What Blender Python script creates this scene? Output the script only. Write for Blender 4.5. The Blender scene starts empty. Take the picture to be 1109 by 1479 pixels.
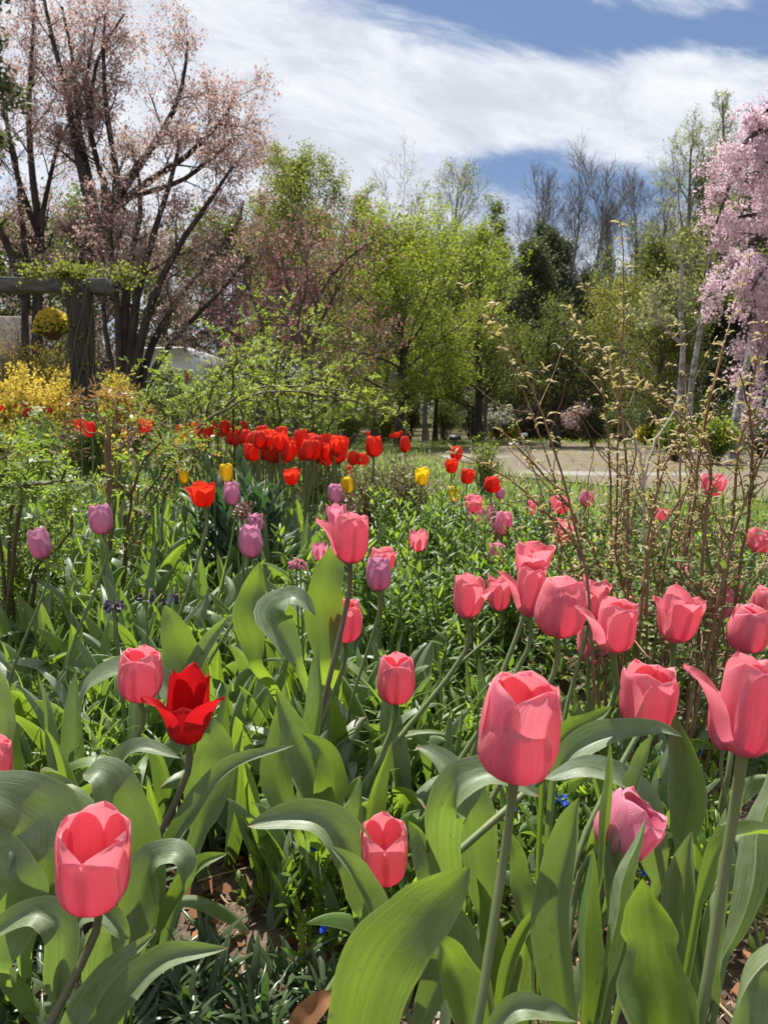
import bpy, math, random
import numpy as np
from mathutils import Vector, Matrix

# ------------------------------------------------------------------ camera, sky, sun, exposure
scene = bpy.context.scene
C = scene.collection
R = math.radians
CAM_H, FPX, PW, PH = 0.80, 1111.0, 1109.0, 1479.0
PITCH = math.atan((739.5 - 598.0) / FPX)
cam_data = bpy.data.cameras.new('camera')
cam = bpy.data.objects.new('camera', cam_data)
C.objects.link(cam)
scene.camera = cam
cam.location = (0, 0, CAM_H)
cam.rotation_euler = (math.pi / 2 - PITCH, 0, 0)
cam_data.sensor_fit = 'VERTICAL'
cam_data.sensor_height = 36.0
cam_data.sensor_width = 27.0
cam_data.lens = 36.0 * FPX / PH
cam_data.clip_start = 0.02
cam_data.clip_end = 2000
cam_data.dof.use_dof = True
cam_data.dof.focus_distance = 1.25
cam_data.dof.aperture_fstop = 11.0

SUN_EL, SUN_AZ = R(64), R(-20)          # sun stands ahead of the camera, a little to the left, high
world = bpy.data.worlds.new('World')
scene.world = world
world.use_nodes = True

sun_data = bpy.data.lights.new('sun', 'SUN')
sun_data.energy = 5.0
sun_data.angle = R(0.53)
sun_data.color = (1.0, 0.955, 0.88)
sun = bpy.data.objects.new('sun', sun_data)
C.objects.link(sun)
sdir = Vector((math.sin(SUN_AZ) * math.cos(SUN_EL), math.cos(SUN_AZ) * math.cos(SUN_EL), math.sin(SUN_EL)))
sun.rotation_euler = sdir.to_track_quat('Z', 'Y').to_euler()
sun.location = (0, 0, 60)

vs = scene.view_settings
vs.view_transform = 'Standard'
vs.look = 'None'
vs.exposure = 0.92
vs.gamma = 1.0
vs.use_curve_mapping = False
scene.cycles.max_bounces = 7
scene.cycles.diffuse_bounces = 4
scene.cycles.glossy_bounces = 2
scene.cycles.transmission_bounces = 5
scene.cycles.caustics_reflective = False
scene.cycles.caustics_refractive = False

# ------------------------------------------------------------------ node helper
class NT:
    def __init__(s, tree):
        s.t = tree
        s.n = tree.nodes
        s.l = tree.links
    def new(s, kind, **kw):
        n = s.n.new(kind)
        for k, v in kw.items():
            setattr(n, k, v)
        return n
    def put(s, sock, v):
        if hasattr(v, 'is_output'):
            s.l.new(v, sock)
        elif isinstance(v, (tuple, list)) and sock.type == 'RGBA' and len(v) == 3:
            sock.default_value = (*v, 1)
        else:
            sock.default_value = v
    def math(s, op, a, b=0.0, c=None, clamp=False):
        n = s.new('ShaderNodeMath', operation=op, use_clamp=clamp)
        s.put(n.inputs[0], a); s.put(n.inputs[1], b)
        if c is not None: s.put(n.inputs[2], c)
        return n.outputs[0]
    def mix(s, f, a, b, blend='MIX'):
        n = s.new('ShaderNodeMix', data_type='RGBA', blend_type=blend)
        s.put(n.inputs[0], f); s.put(n.inputs[6], a); s.put(n.inputs[7], b)
        return n.outputs[2]
    def ramp(s, f, stops, interp='LINEAR'):
        n = s.new('ShaderNodeValToRGB')
        cr = n.color_ramp
        cr.interpolation = interp
        while len(cr.elements) < len(stops): cr.elements.new(0.5)
        for e, (p, c) in zip(cr.elements, stops):
            e.position = p
            e.color = (*c, 1) if len(c) == 3 else c
        s.put(n.inputs[0], f)
        return n.outputs[0]
    def range(s, f, a, b, c, d, smooth=True):
        n = s.new('ShaderNodeMapRange')
        if smooth: n.interpolation_type = 'SMOOTHSTEP'
        s.put(n.inputs[0], f)
        for i, v in enumerate((a, b, c, d)): s.put(n.inputs[i + 1], v)
        return n.outputs[0]
    def noise(s, vec=None, scale=5, detail=4, rough=0.55, dist=0.0, col=False):
        n = s.new('ShaderNodeTexNoise')
        n.inputs['Scale'].default_value = scale
        n.inputs['Detail'].default_value = detail
        n.inputs['Roughness'].default_value = rough
        n.inputs['Distortion'].default_value = dist
        if vec is not None: s.l.new(vec, n.inputs['Vector'])
        return n.outputs['Color' if col else 'Fac']
    def comb(s, x, y, z=0.0):
        n = s.new('ShaderNodeCombineXYZ')
        s.put(n.inputs[0], x); s.put(n.inputs[1], y); s.put(n.inputs[2], z)
        return n.outputs[0]
    def sep(s, v):
        n = s.new('ShaderNodeSeparateXYZ')
        s.l.new(v, n.inputs[0])
        return n.outputs
    def bump(s, h, strength=0.3, dist=0.01):
        n = s.new('ShaderNodeBump')
        n.inputs['Strength'].default_value = strength
        n.inputs['Distance'].default_value = dist
        s.l.new(h, n.inputs['Height'])
        return n.outputs[0]

# world: physical sky with a broken cloud deck laid out by direction
w = NT(world.node_tree)
bg = world.node_tree.nodes['Background']
sky = w.new('ShaderNodeTexSky', sky_type='NISHITA')
sky.sun_disc = False
sky.sun_elevation = SUN_EL
sky.sun_rotation = SUN_AZ
sky.altitude = 300
sky.air_density = 1.0
sky.dust_density = 0.6
sky.ozone_density = 1.6
tc = w.new('ShaderNodeTexCoord')
dx, dy, dz = w.sep(tc.outputs['Generated'])[:3]
inv = w.math('DIVIDE', 1.0, w.math('MAXIMUM', w.math('ADD', w.math('ABSOLUTE', dy), 0.0), 0.15))
tx = w.math('MULTIPLY', dx, inv)
tz = w.math('MULTIPLY', dz, inv)
front = w.range(dy, -0.1, 0.3, 0, 1)
def blob(a, b, sa, sb, slope=0.0):
    u = w.math('DIVIDE', w.math('SUBTRACT', tx, a), sa)
    zz = w.math('SUBTRACT', w.math('SUBTRACT', tz, b), w.math('MULTIPLY', w.math('SUBTRACT', tx, a), slope))
    v = w.math('DIVIDE', zz, sb)
    q = w.math('ADD', w.math('MULTIPLY', u, u), w.math('MULTIPLY', v, v))
    return w.math('MULTIPLY', w.math('EXPONENT', w.math('MULTIPLY', q, -1.0)), front)
clv = w.comb(w.math('ADD', tx, w.math('MULTIPLY', tz, 0.55)), w.math('ADD', w.math('MULTIPLY', tz, 2.3), w.math('MULTIPLY', tx, 0.35)), w.math('MULTIPLY', dy, 0.3))
n1 = w.noise(clv, 4.2, 10, 0.66, 0.5)
n2 = w.noise(clv, 13.0, 8, 0.68, 0.6)
dens = w.math('ADD', w.math('MULTIPLY', n1, 1.5), w.math('MULTIPLY', n2, 0.60))
for a, b, sa, sb, sl, k in ((0.08, 0.525, 0.17, 0.085, -0.1, -0.62), (0.42, 0.465, 0.24, 0.03, 0.04, -0.36), (0.22, 0.47, 0.10, 0.04, -0.2, -0.30), (0.02, 0.56, 0.25, 0.04, 0.0, -0.3),
                            (0.17, 0.305, 0.11, 0.034, 0.1, -0.55), (0.30, 0.265, 0.12, 0.04, 0.0, -0.40),
                            (-0.15, 0.43, 0.34, 0.11, -0.25, 0.26), (0.30, 0.375, 0.30, 0.050, -0.05, 0.30), (0.30, 0.545, 0.2, 0.04, 0.0, 0.12), (-0.1, 0.30, 0.25, 0.06, 0.0, 0.24),
                            (-0.42, 0.5, 0.25, 0.2, 0.0, 0.2)):
    dens = w.math('ADD', dens, w.math('MULTIPLY', blob(a, b, sa, sb, sl), k))
cov = w.range(dens, 0.68, 1.26, 0.0, 1.0)
shade = w.noise(clv, 6.5, 8, 0.68, 0.5)
ccol = w.mix(w.range(w.math('ADD', shade, w.math('MULTIPLY', dens, 0.25)), 0.58, 1.05, 0, 1), (7.9, 8.2, 8.7), (5.6, 6.0, 6.8))
skyc = w.mix(0.62, sky.outputs[0], (1.45, 2.3, 4.2))
w.l.new(w.mix(cov, skyc, ccol), bg.inputs['Color'])
bg.inputs['Strength'].default_value = 0.064

# ------------------------------------------------------------------ geometry helpers
CAMV = np.array([0, 0, CAM_H])
FW = np.array([0, math.cos(PITCH), -math.sin(PITCH)])
UP = np.array([0, math.sin(PITCH), math.cos(PITCH)])
RT = np.array([1.0, 0, 0])
def at(px, py, d):
    """world point seen at photo pixel (px, py) at depth d metres"""
    return CAMV + d * (RT * (px - PW / 2) / FPX + UP * (PH / 2 - py) / FPX + FW)
def sstep(a, b, x):
    t = np.clip((x - a) / (b - a), 0, 1)
    return t * t * (3 - 2 * t)
def zg(x, y):
    """height of the garden ground"""
    x = np.asarray(x, float); y = np.asarray(y, float)
    m = 0.11 * sstep(1.6, 3.4, y) * (1 - sstep(4.4, 6.5, y)) * (1 - sstep(0.4, 1.4, x))
    s = 0.042 * np.maximum(0, y - 3.5) * sstep(-0.2, 2.5, -x - 0.12 * y + 0.4)
    s = np.minimum(s, 1.1)
    far = 0.02 * np.maximum(0, y - 26)
    lump = 0.012 * np.sin(x * 5.1 + 1.3 * np.sin(y * 3.3)) * np.cos(y * 4.7 + x) * (1 - sstep(5, 9, y))
    return m + s + far + lump
def ground_at(px, py):
    dirv = RT * (px - PW / 2) / FPX + UP * (PH / 2 - py) / FPX + FW
    lo, hi = 0.2, 60.0
    for _ in range(50):
        mid = (lo + hi) / 2
        p = CAMV + dirv * mid
        if p[2] > zg(p[0], p[1]): lo = mid
        else: hi = mid
    return CAMV + dirv * lo
def on_ground(x, y):
    return np.array([x, y, float(zg(x, y))])
def unit(v):
    v = np.asarray(v, float)
    return v / (np.linalg.norm(v, axis=-1, keepdims=True) + 1e-12)

def raw_mesh(name, V, F, uv=None, mats=(), smooth=True, fmat=None):
    me = bpy.data.meshes.new(name)
    V = np.ascontiguousarray(V, dtype=np.float32).reshape(-1, 3)
    if not isinstance(F, (list, tuple)): F = [F]
    F = [np.ascontiguousarray(f, dtype=np.int32) for f in F if len(f)]
    li = np.concatenate([f.ravel() for f in F])
    starts, o = [], 0
    for f in F:
        k = f.shape[1]
        starts.append(o + np.arange(len(f)) * k)
        o += f.size
    starts = np.concatenate(starts).astype(np.int32)
    me.vertices.add(len(V)); me.vertices.foreach_set('co', V.ravel())
    me.loops.add(len(li)); me.loops.foreach_set('vertex_index', li)
    me.polygons.add(len(starts)); me.polygons.foreach_set('loop_start', starts)
    if smooth: me.polygons.foreach_set('use_smooth', np.ones(len(starts), dtype=bool))
    if uv is not None:
        l = me.uv_layers.new(name='uv')
        l.data.foreach_set('uv', np.ascontiguousarray(np.asarray(uv, dtype=np.float32)[li]).ravel())
    for m in mats: me.materials.append(m)
    if fmat is not None: me.polygons.foreach_set('material_index', np.asarray(fmat, dtype=np.int32))
    me.update(calc_edges=True)
    return me
def link(name, me, parent=None, loc=None):
    o = bpy.data.objects.new(name, me)
    C.objects.link(o)
    if parent is not None: o.parent = parent
    if loc is not None: o.location = loc
    return o
def tag(o, label=None, cat=None, group=None, kind=None):
    if label: o['label'] = label
    if cat: o['category'] = cat
    if group: o['group'] = group
    if kind: o['kind'] = kind
    return o
def empty(name, loc, label=None, cat=None, group=None, rz=0.0):
    o = bpy.data.objects.new(name, None)
    o.empty_display_size = 0.05
    C.objects.link(o)
    o.location = loc
    o.rotation_euler = (0, 0, rz)
    return tag(o, label, cat, group)
class Geo:
    """collects vertices and faces of one mesh"""
    def __init__(s): s.V, s.F, s.U, s.M, s.n = [], [], [], [], 0
    def add(s, V, F, uv=None, mi=0):
        V = np.asarray(V, float).reshape(-1, 3)
        s.V.append(V)
        s.U.append(np.zeros((len(V), 2)) if uv is None else np.asarray(uv, float).reshape(-1, 2))
        for f in (F if isinstance(F, list) else [F]):
            f = np.asarray(f)
            if len(f):
                s.F.append(f + s.n); s.M.append(np.full(len(f), mi))
        s.n += len(V)
        return s
    def mesh(s, name, mats, origin=(0, 0, 0), smooth=True):
        V = np.concatenate(s.V) - np.asarray(origin)
        return raw_mesh(name, V, s.F, np.concatenate(s.U), mats if isinstance(mats, (list, tuple)) else [mats], smooth, np.concatenate(s.M))
def gridf(nu, nv, closed=False, off=0):
    """quads of an nv x nu vertex grid (rows of nu)"""
    i = np.arange(nu if closed else nu - 1); j = np.arange(nv - 1)
    J, I = np.meshgrid(j, i, indexing='ij')
    a = J * nu + I; b = J * nu + (I + 1) % nu
    return np.stack([a, b, b + nu, a + nu], -1).reshape(-1, 4) + off
def tubes(P, Rr, sides=6):
    """tubes along polylines P (B,n,3) with radii Rr (B,n)"""
    P = np.asarray(P, float); Rr = np.asarray(Rr, float)
    if P.ndim == 2: P = P[None]; Rr = Rr[None]
    B, n, _ = P.shape
    T = unit(np.gradient(P, axis=1))
    m = unit(T.mean(1))
    ref = np.where(np.abs(m[:, 2:3]) > 0.8, np.array([[0.93, 0.31, 0.1]]), np.array([[0.1, 0.2, 0.95]]))
    S = unit(np.cross(T, ref[:, None, :]))
    N = np.cross(S, T)
    a = np.arange(sides) * 2 * math.pi / sides
    ring = S[:, :, None, :] * np.cos(a)[None, None, :, None] + N[:, :, None, :] * np.sin(a)[None, None, :, None]
    V = P[:, :, None, :] + ring * Rr[:, :, None, None]
    f = gridf(sides, n, True)
    F = (f[None] + (np.arange(B) * n * sides)[:, None, None]).reshape(-1, 4)
    uv = np.zeros((B, n, sides, 2))
    uv[..., 0] = np.arange(sides)[None, None, :] / sides
    uv[..., 1] = np.concatenate([np.zeros((B, 1)), np.cumsum(np.linalg.norm(np.diff(P, axis=1), axis=-1), 1)], 1)[:, :, None]
    return V.reshape(-1, 3), F, uv.reshape(-1, 2)
def spline(pts, n):
    """Catmull-Rom through pts (k,m), n samples"""
    pts = np.asarray(pts, float)
    k = len(pts)
    if k == 2:
        t = np.linspace(0, 1, n)[:, None]
        return pts[0] * (1 - t) + pts[1] * t
    P = np.concatenate([[2 * pts[0] - pts[1]], pts, [2 * pts[-1] - pts[-2]]])
    t = np.linspace(0, k - 1 - 1e-6, n)
    i = t.astype(int); u = (t - i)[:, None]
    a, b, c, d = P[i], P[i + 1], P[i + 2], P[i + 3]
    return 0.5 * (2 * b + (c - a) * u + (2 * a - 5 * b + 4 * c - d) * u ** 2 + (3 * b - a - 3 * c + d) * u ** 3)
def lathe(prof, seg=16, z0=0.0):
    prof = np.asarray(prof, float)
    a = np.arange(seg) * 2 * math.pi / seg
    V = np.stack([prof[:, None, 0] * np.cos(a), prof[:, None, 0] * np.sin(a), np.repeat(prof[:, 1:2], seg, 1) + z0], -1)
    return V.reshape(-1, 3), gridf(seg, len(prof), True)
def boxv(c, s, rz=0.0, bev=0.0):
    """box with chamfered vertical and top edges"""
    x, y, z = np.asarray(s, float) / 2
    b = min(bev, x * .45, y * .45)
    ring = [(-x + b, -y), (x - b, -y), (x, -y + b), (x, y - b), (x - b, y), (-x + b, y), (-x, y - b), (-x, -y + b)] if b > 0 else [(-x, -y), (x, -y), (x, y), (-x, y)]
    ring = np.array(ring); k = len(ring)
    lv = [(-z + b, 1.0), (z - b, 1.0)] if b > 0 else [(-z, 1), (z, 1)]
    V = []
    if b > 0: V.append(np.c_[ring * (1 - b / np.array([x, y])), np.full(k, -z)])
    for zz, f in lv: V.append(np.c_[ring, np.full(k, zz)])
    if b > 0: V.append(np.c_[ring * (1 - b / np.array([x, y])), np.full(k, z)])
    nl = len(V); V = np.concatenate(V)
    F = [gridf(k, nl, True)]
    F.append(np.array([list(range(k))[::-1]])); F.append(np.array([list(range((nl - 1) * k, nl * k))]))
    c_, s_ = math.cos(rz), math.sin(rz)
    V = V @ np.array([[c_, s_, 0], [-s_, c_, 0], [0, 0, 1]]) + np.asarray(c)
    return V, F

def blades(base, az, length, width, elev, bend, K=6, M=3, fold=0.25, prof=(0.75, 0.6), wave=0.0, roll=None, power=1.4, seed=0, wmin=0.12, wfreq=9.0):
    """N leaves growing from base points: strap or oval leaves with a folded midrib that bend over"""
    rng = np.random.default_rng(seed)
    base = np.asarray(base, float).reshape(-1, 3)
    N = len(base)
    f = lambda v: np.broadcast_to(np.asarray(v, float), (N,))
    az, length, width, elev, bend, fold = map(f, (az, length, width, elev, bend, fold))
    roll = f(0.0 if roll is None else roll)
    t = np.linspace(0, 1, K + 1)
    tm = (t[1:] + t[:-1]) / 2
    el = elev[:, None] - bend[:, None] * tm[None] ** power
    azm = az[:, None] + 0.25 * np.sin(3 * tm[None] + rng.uniform(0, 6, N)[:, None])
    D = np.stack([np.cos(el) * np.cos(azm), np.cos(el) * np.sin(azm), np.sin(el)], -1)
    P = base[:, None] + np.concatenate([np.zeros((N, 1, 3)), np.cumsum(D, 1)], 1) * (length / K)[:, None, None]
    T = unit(np.gradient(P, axis=1))
    S0 = np.stack([-np.sin(az), np.cos(az), np.zeros(N)], -1)[:, None] * np.ones((1, K + 1, 1))
    Nn = unit(np.cross(T, S0)); S0 = np.cross(Nn, T)
    rl = roll[:, None] * t[None]
    S = S0 * np.cos(rl)[..., None] + Nn * np.sin(rl)[..., None]
    Nn = np.cross(T, S) * -1
    Nn = np.where((Nn * np.cross(S, T)).sum(-1, keepdims=True) > 0, Nn, -Nn)
    pr = np.sin(math.pi * np.clip(t, 0, 1) ** prof[0]) ** prof[1]
    pr = np.maximum(pr, wmin * (1 - t) ** 0.5)
    pr[-1] = 0.02
    hw = width[:, None] * 0.5 * pr[None]
    s = np.linspace(-1, 1, M)
    lift = fold[:, None, None] * (np.abs(s)[None, None] ** 1.3) * hw[..., None] * 2
    if wave:
        ph = rng.uniform(0, 6, (N, 1, 1)); fr = wfreq * rng.uniform(0.7, 1.3, (N, 1, 1))
        lift = lift + wave * width[:, None, None] * np.sign(s)[None, None] * (np.abs(s) ** 2)[None, None] * np.sin(fr * t[None, :, None] + ph + 1.3 * np.sign(s)[None, None])
    V = P[:, :, None] + S[:, :, None] * (s[None, None, :, None] * hw[:, :, None, None] * np.cos(np.clip(fold, 0, 1))[:, None, None, None]) + Nn[:, :, None] * lift[..., None]
    F = (gridf(M, K + 1)[None] + (np.arange(N) * (K + 1) * M)[:, None, None]).reshape(-1, 4)
    uv = np.zeros((N, K + 1, M, 2)); uv[..., 0] = (s * .5 + .5)[None, None]; uv[..., 1] = t[None, :, None]
    return V.reshape(-1, 3), F, uv.reshape(-1, 2)
def quads(P, D, Nrm, length, width):
    """small folded leaves (one quad each)"""
    n = len(P)
    D = unit(D); S = unit(np.cross(D, Nrm)); Nn = np.cross(S, D)
    L = np.broadcast_to(length, (n,))[:, None]; W = np.broadcast_to(width, (n,))[:, None] * .5
    V = np.stack([P, P + D * L * .45 + S * W + Nn * W * .35, P + D * L, P + D * L * .45 - S * W + Nn * W * .35], 1)
    return V.reshape(-1, 3), np.arange(n * 4).reshape(-1, 4), np.tile(np.array([[.5, 0], [1, .5], [.5, 1], [0, .5]]), (n, 1))
def rand_unit(rng, n):
    return unit(rng.normal(size=(n, 3)))

# ------------------------------------------------------------------ materials
def newmat(name):
    m = bpy.data.materials.new(name)
    m.use_nodes = True
    t = NT(m.node_tree)
    for n in list(t.n): t.n.remove(n)
    out = t.new('ShaderNodeOutputMaterial')
    return m, t, out
def principled(t, col, rough=0.6, spec=0.4, normal=None):
    b = t.new('ShaderNodeBsdfPrincipled')
    t.put(b.inputs['Base Color'], col)
    t.put(b.inputs['Roughness'], rough)
    b.inputs['Specular IOR Level'].default_value = spec
    if normal is not None: t.l.new(normal, b.inputs['Normal'])
    return b.outputs[0]
def thin(t, out, col, tcol, fac, rough=0.5, spec=0.35, normal=None):
    b = principled(t, col, rough, spec, normal)
    tr = t.new('ShaderNodeBsdfTranslucent')
    t.put(tr.inputs['Color'], tcol)
    if normal is not None: t.l.new(normal, tr.inputs['Normal'])
    mx = t.new('ShaderNodeMixShader')
    mx.inputs[0].default_value = fac
    t.l.new(b, mx.inputs[1]); t.l.new(tr.outputs[0], mx.inputs[2])
    t.l.new(mx.outputs[0], out.inputs[0])
def island(t):
    return t.new('ShaderNodeNewGeometry').outputs['Random Per Island']
def objrand(t):
    return t.new('ShaderNodeObjectInfo').outputs['Random']
def leaf_mat(name, a, b, tr, fac=0.45, rough=0.5, spec=0.35, hue=0.0):
    """small leaves: every leaf its own tint between a and b"""
    m, t, out = newmat(name)
    r = island(t)
    col = t.mix(r, a, b)
    if hue:
        col = t.mix(t.math('GREATER_THAN', t.math('FRACT', t.math('MULTIPLY', r, 37.0)), 1 - hue), col, tuple(c * 1.7 for c in b))
    k = tuple(np.clip(np.array(tr) * 0.75, 0, 1)); k2 = tuple(np.clip(np.array(tr) * 1.2, 0, 1))
    thin(t, out, col, t.mix(t.math('FRACT', t.math('MULTIPLY', r, 13.7)), k, k2), fac, rough, spec)
    return m
def plain(name, a, b, scale=8, rough=0.8, spec=0.2, bump=0.0, stretch=None, obj_tint=0.0):
    m, t, out = newmat(name)
    tc = t.new('ShaderNodeTexCoord')
    v = tc.outputs['Object']
    if stretch:
        mp = t.new('ShaderNodeMapping'); mp.inputs['Scale'].default_value = stretch
        t.l.new(v, mp.inputs['Vector']); v = mp.outputs[0]
    n = t.noise(v, scale, 6, 0.6)
    col = t.mix(t.range(n, 0.3, 0.7, 0, 1), a, b)
    nm = t.bump(t.noise(v, scale * 3, 5, 0.65), bump, 0.02) if bump else None
    t.l.new(principled(t, col, rough, spec, nm), out.inputs[0])
    return m

def tulip_leaf_mat(name, a, b, tr, edge, fac=0.42):
    m, t, out = newmat(name)
    uvn = t.new('ShaderNodeUVMap'); uvn.uv_map = 'uv'
    ux, uy = t.sep(uvn.outputs[0])[:2]
    pos = t.new('ShaderNodeTexCoord').outputs['Object']
    rnd = objrand(t)
    off = t.math('MULTIPLY', rnd, 31.0)
    v = t.comb(t.math('ADD', t.math('MULTIPLY', ux, 26.0), off), t.math('MULTIPLY', uy, 1.6), off)
    streak = t.noise(v, 1.0, 3, 0.6)
    blot = t.noise(t.comb(t.math('MULTIPLY', ux, 3.0), t.math('MULTIPLY', uy, 6.0), off), 1.3, 5, 0.62)
    col = t.mix(t.range(blot, 0.3, 0.72, 0, 1), a, b)
    col = t.mix(t.math('MULTIPLY', t.range(streak, 0.40, 0.62, 0, 1), 0.42), col, tuple(c * 1.55 for c in b))
    col = t.mix(t.math('MULTIPLY', rnd, 0.45), col, t.mix(0.5, col, (0.15, 0.19, 0.05)))
    # pale rim, now and then a scar or a browned tip
    e = t.math('ABSOLUTE', t.math('SUBTRACT', ux, 0.5))
    rim = t.math('MULTIPLY', t.range(e, 0.455, 0.495, 0, 1), 0.6)
    col = t.mix(rim, col, edge)
    sp = t.noise(t.comb(t.math('MULTIPLY', ux, 9.0), t.math('MULTIPLY', uy, 26.0), off), 1.0, 2, 0.5)
    spot = t.math('MULTIPLY', t.range(sp, 0.66, 0.74, 0, 1), 0.75)
    col = t.mix(spot, col, (0.30, 0.31, 0.16))
    tip = t.math('MULTIPLY', t.range(t.math('ADD', uy, t.math('MULTIPLY', blot, 0.08)), 0.985, 1.03, 0, 1), t.math('GREATER_THAN', rnd, 0.45))
    col = t.mix(tip, col, (0.24, 0.15, 0.06))
    h = t.noise(t.comb(t.math('ADD', t.math('MULTIPLY', ux, 60.0), off), t.math('MULTIPLY', uy, 1.0), off), 1.0, 2, 0.5)
    nm = t.bump(t.math('ADD', t.math('ADD', h, t.math('MULTIPLY', streak, 1.5)), t.math('MULTIPLY', blot, 3.0)), 0.35, 0.0007)
    tcol = t.mix(t.range(streak, 0.3, 0.7, 0, 1), tr, tuple(c * 0.72 for c in tr))
    tcol = t.mix(spot, tcol, (0.10, 0.14, 0.03))
    rough = t.range(blot, 0.2, 0.8, 0.36, 0.52)
    thin(t, out, col, tcol, fac, rough, 0.62, nm)
    return m

def petal_mat(name, low, mid, edge, tr, tr_low, fac=0.5, base=None, inner=None):
    m, t, out = newmat(name)
    uvn = t.new('ShaderNodeUVMap'); uvn.uv_map = 'uv'
    ux, uy = t.sep(uvn.outputs[0])[:2]
    rnd = objrand(t)
    off = t.math('MULTIPLY', rnd, 17.0)
    s = t.math('SUBTRACT', ux, 0.5)
    # streaks fan out from the base of the petal
    fan = t.math('MULTIPLY', s, t.math('ADD', 26.0, t.math('MULTIPLY', uy, 6.0)))
    streak = t.noise(t.comb(t.math('ADD', fan, off), t.math('MULTIPLY', uy, 1.3), off), 1.2, 4, 0.65)
    vein = t.noise(t.comb(t.math('ADD', t.math('MULTIPLY', fan, 3.2), off), t.math('MULTIPLY', uy, 2.0), off), 1.0, 2, 0.6)
    blot = t.noise(t.comb(t.math('MULTIPLY', ux, 2.2), t.math('MULTIPLY', uy, 2.6), off), 1.2, 3, 0.5)
    g = t.math('ADD', uy, t.math('MULTIPLY', t.math('SUBTRACT', streak, 0.5), 0.35))
    col = t.ramp(g, [(0.0, base or low), (0.12, low), (0.55, mid), (1.0, mid)])
    e = t.math('MULTIPLY', t.math('ABSOLUTE', s), 2.0)
    e = t.math('MAXIMUM', t.math('POWER', e, 5.0), t.math('POWER', t.math('MAXIMUM', uy, 0.0), 9.0))
    e = t.math('MULTIPLY', e, t.range(streak, 0.25, 0.75, 0.45, 1.0))
    col = t.mix(t.math('MULTIPLY', e, 0.8), col, edge)
    col = t.mix(t.math('MULTIPLY', t.range(streak, 0.4, 0.7, 0, 1), 0.34), col, edge)
    col = t.mix(t.math('MULTIPLY', t.range(blot, 0.4, 0.75, 0, 1), 0.5), col, low)
    col = t.mix(t.math('MULTIPLY', t.range(vein, 0.45, 0.62, 0, 1), 0.22), col, low)
    if inner:
        bf = t.new('ShaderNodeNewGeometry').outputs['Backfacing']
        col = t.mix(t.math('MULTIPLY', bf, 0.6), col, inner)
    tcol = t.mix(t.range(uy, 0.0, 0.6, 0, 1), tr_low, tr)
    tcol = t.mix(t.math('MULTIPLY', t.range(streak, 0.35, 0.7, 0, 1), 0.5), tcol, tuple(c * 0.7 for c in tr))
    nm = t.bump(t.math('ADD', t.math('ADD', streak, t.math('MULTIPLY', vein, 0.5)), t.math('MULTIPLY', blot, 0.9)), 0.6, 0.0018)
    thin(t, out, col, tcol, fac, 0.5, 0.22, nm)
    return m

M = {}
M['tulip_leaf'] = tulip_leaf_mat('tulip_leaf', (0.085, 0.135, 0.060), (0.20, 0.25, 0.16), (0.27, 0.43, 0.045), (0.38, 0.40, 0.24), 0.38)
M['tulip_leaf_fresh'] = tulip_leaf_mat('tulip_leaf_fresh', (0.075, 0.135, 0.035), (0.125, 0.195, 0.070), (0.31, 0.47, 0.035), (0.33, 0.39, 0.16), 0.42)
M['blue_leaf'] = tulip_leaf_mat('blue_leaf', (0.035, 0.075, 0.045), (0.07, 0.12, 0.085), (0.08, 0.18, 0.04), (0.16, 0.22, 0.15), 0.28)
M['petal_pink'] = petal_mat('petal_pink', (0.64, 0.12, 0.26), (0.82, 0.225, 0.29), (0.94, 0.58, 0.61), (1.0, 0.29, 0.34), (0.90, 0.19, 0.32), 0.5, (0.58, 0.28, 0.30), (0.84, 0.15, 0.19))
M['petal_rose'] = petal_mat('petal_rose', (0.62, 0.17, 0.32), (0.78, 0.27, 0.40), (0.93, 0.60, 0.66), (0.94, 0.32, 0.46), (0.82, 0.25, 0.4), 0.48, (0.5, 0.3, 0.3), (0.75, 0.12, 0.2))
M['petal_lilac'] = petal_mat('petal_lilac', (0.46, 0.14, 0.27), (0.60, 0.26, 0.42), (0.88, 0.62, 0.68), (0.76, 0.32, 0.50), (0.6, 0.22, 0.34), 0.45, (0.45, 0.33, 0.3), (0.62, 0.3, 0.4))
M['petal_red'] = petal_mat('petal_red', (0.34, 0.006, 0.014), (0.48, 0.010, 0.018), (0.70, 0.07, 0.07), (0.66, 0.012, 0.016), (0.6, 0.012, 0.018), 0.45, (0.4, 0.02, 0.02), (0.6, 0.01, 0.015))
M['petal_scarlet'] = petal_mat('petal_scarlet', (0.56, 0.020, 0.012), (0.72, 0.034, 0.018), (0.84, 0.16, 0.08), (0.94, 0.065, 0.025), (0.8, 0.04, 0.02), 0.5, (0.5, 0.06, 0.02), (0.75, 0.03, 0.01))
M['petal_yellow'] = petal_mat('petal_yellow', (0.66, 0.44, 0.02), (0.80, 0.58, 0.02), (0.88, 0.72, 0.10), (0.98, 0.74, 0.03), (0.9, 0.65, 0.05), 0.5, (0.5, 0.45, 0.1), (0.75, 0.5, 0.02))
M['stem'] = plain('stem', (0.10, 0.15, 0.05), (0.15, 0.17, 0.07), 30, 0.5, 0.35, 0.0, (1, 1, 0.1))
M['stem_brown'] = plain('stem_brown', (0.11, 0.085, 0.055), (0.12, 0.13, 0.06), 26, 0.5, 0.35, 0.0, (1, 1, 0.2))
M['bud'] = leaf_mat('bud', (0.10, 0.17, 0.06), (0.14, 0.20, 0.09), (0.2, 0.3, 0.05), 0.25)
M['pistil'] = plain('pistil', (0.35, 0.36, 0.10), (0.45, 0.42, 0.15), 40, 0.6)
M['anther'] = plain('anther', (0.012, 0.008, 0.010), (0.03, 0.02, 0.02), 60, 0.8)
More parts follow.
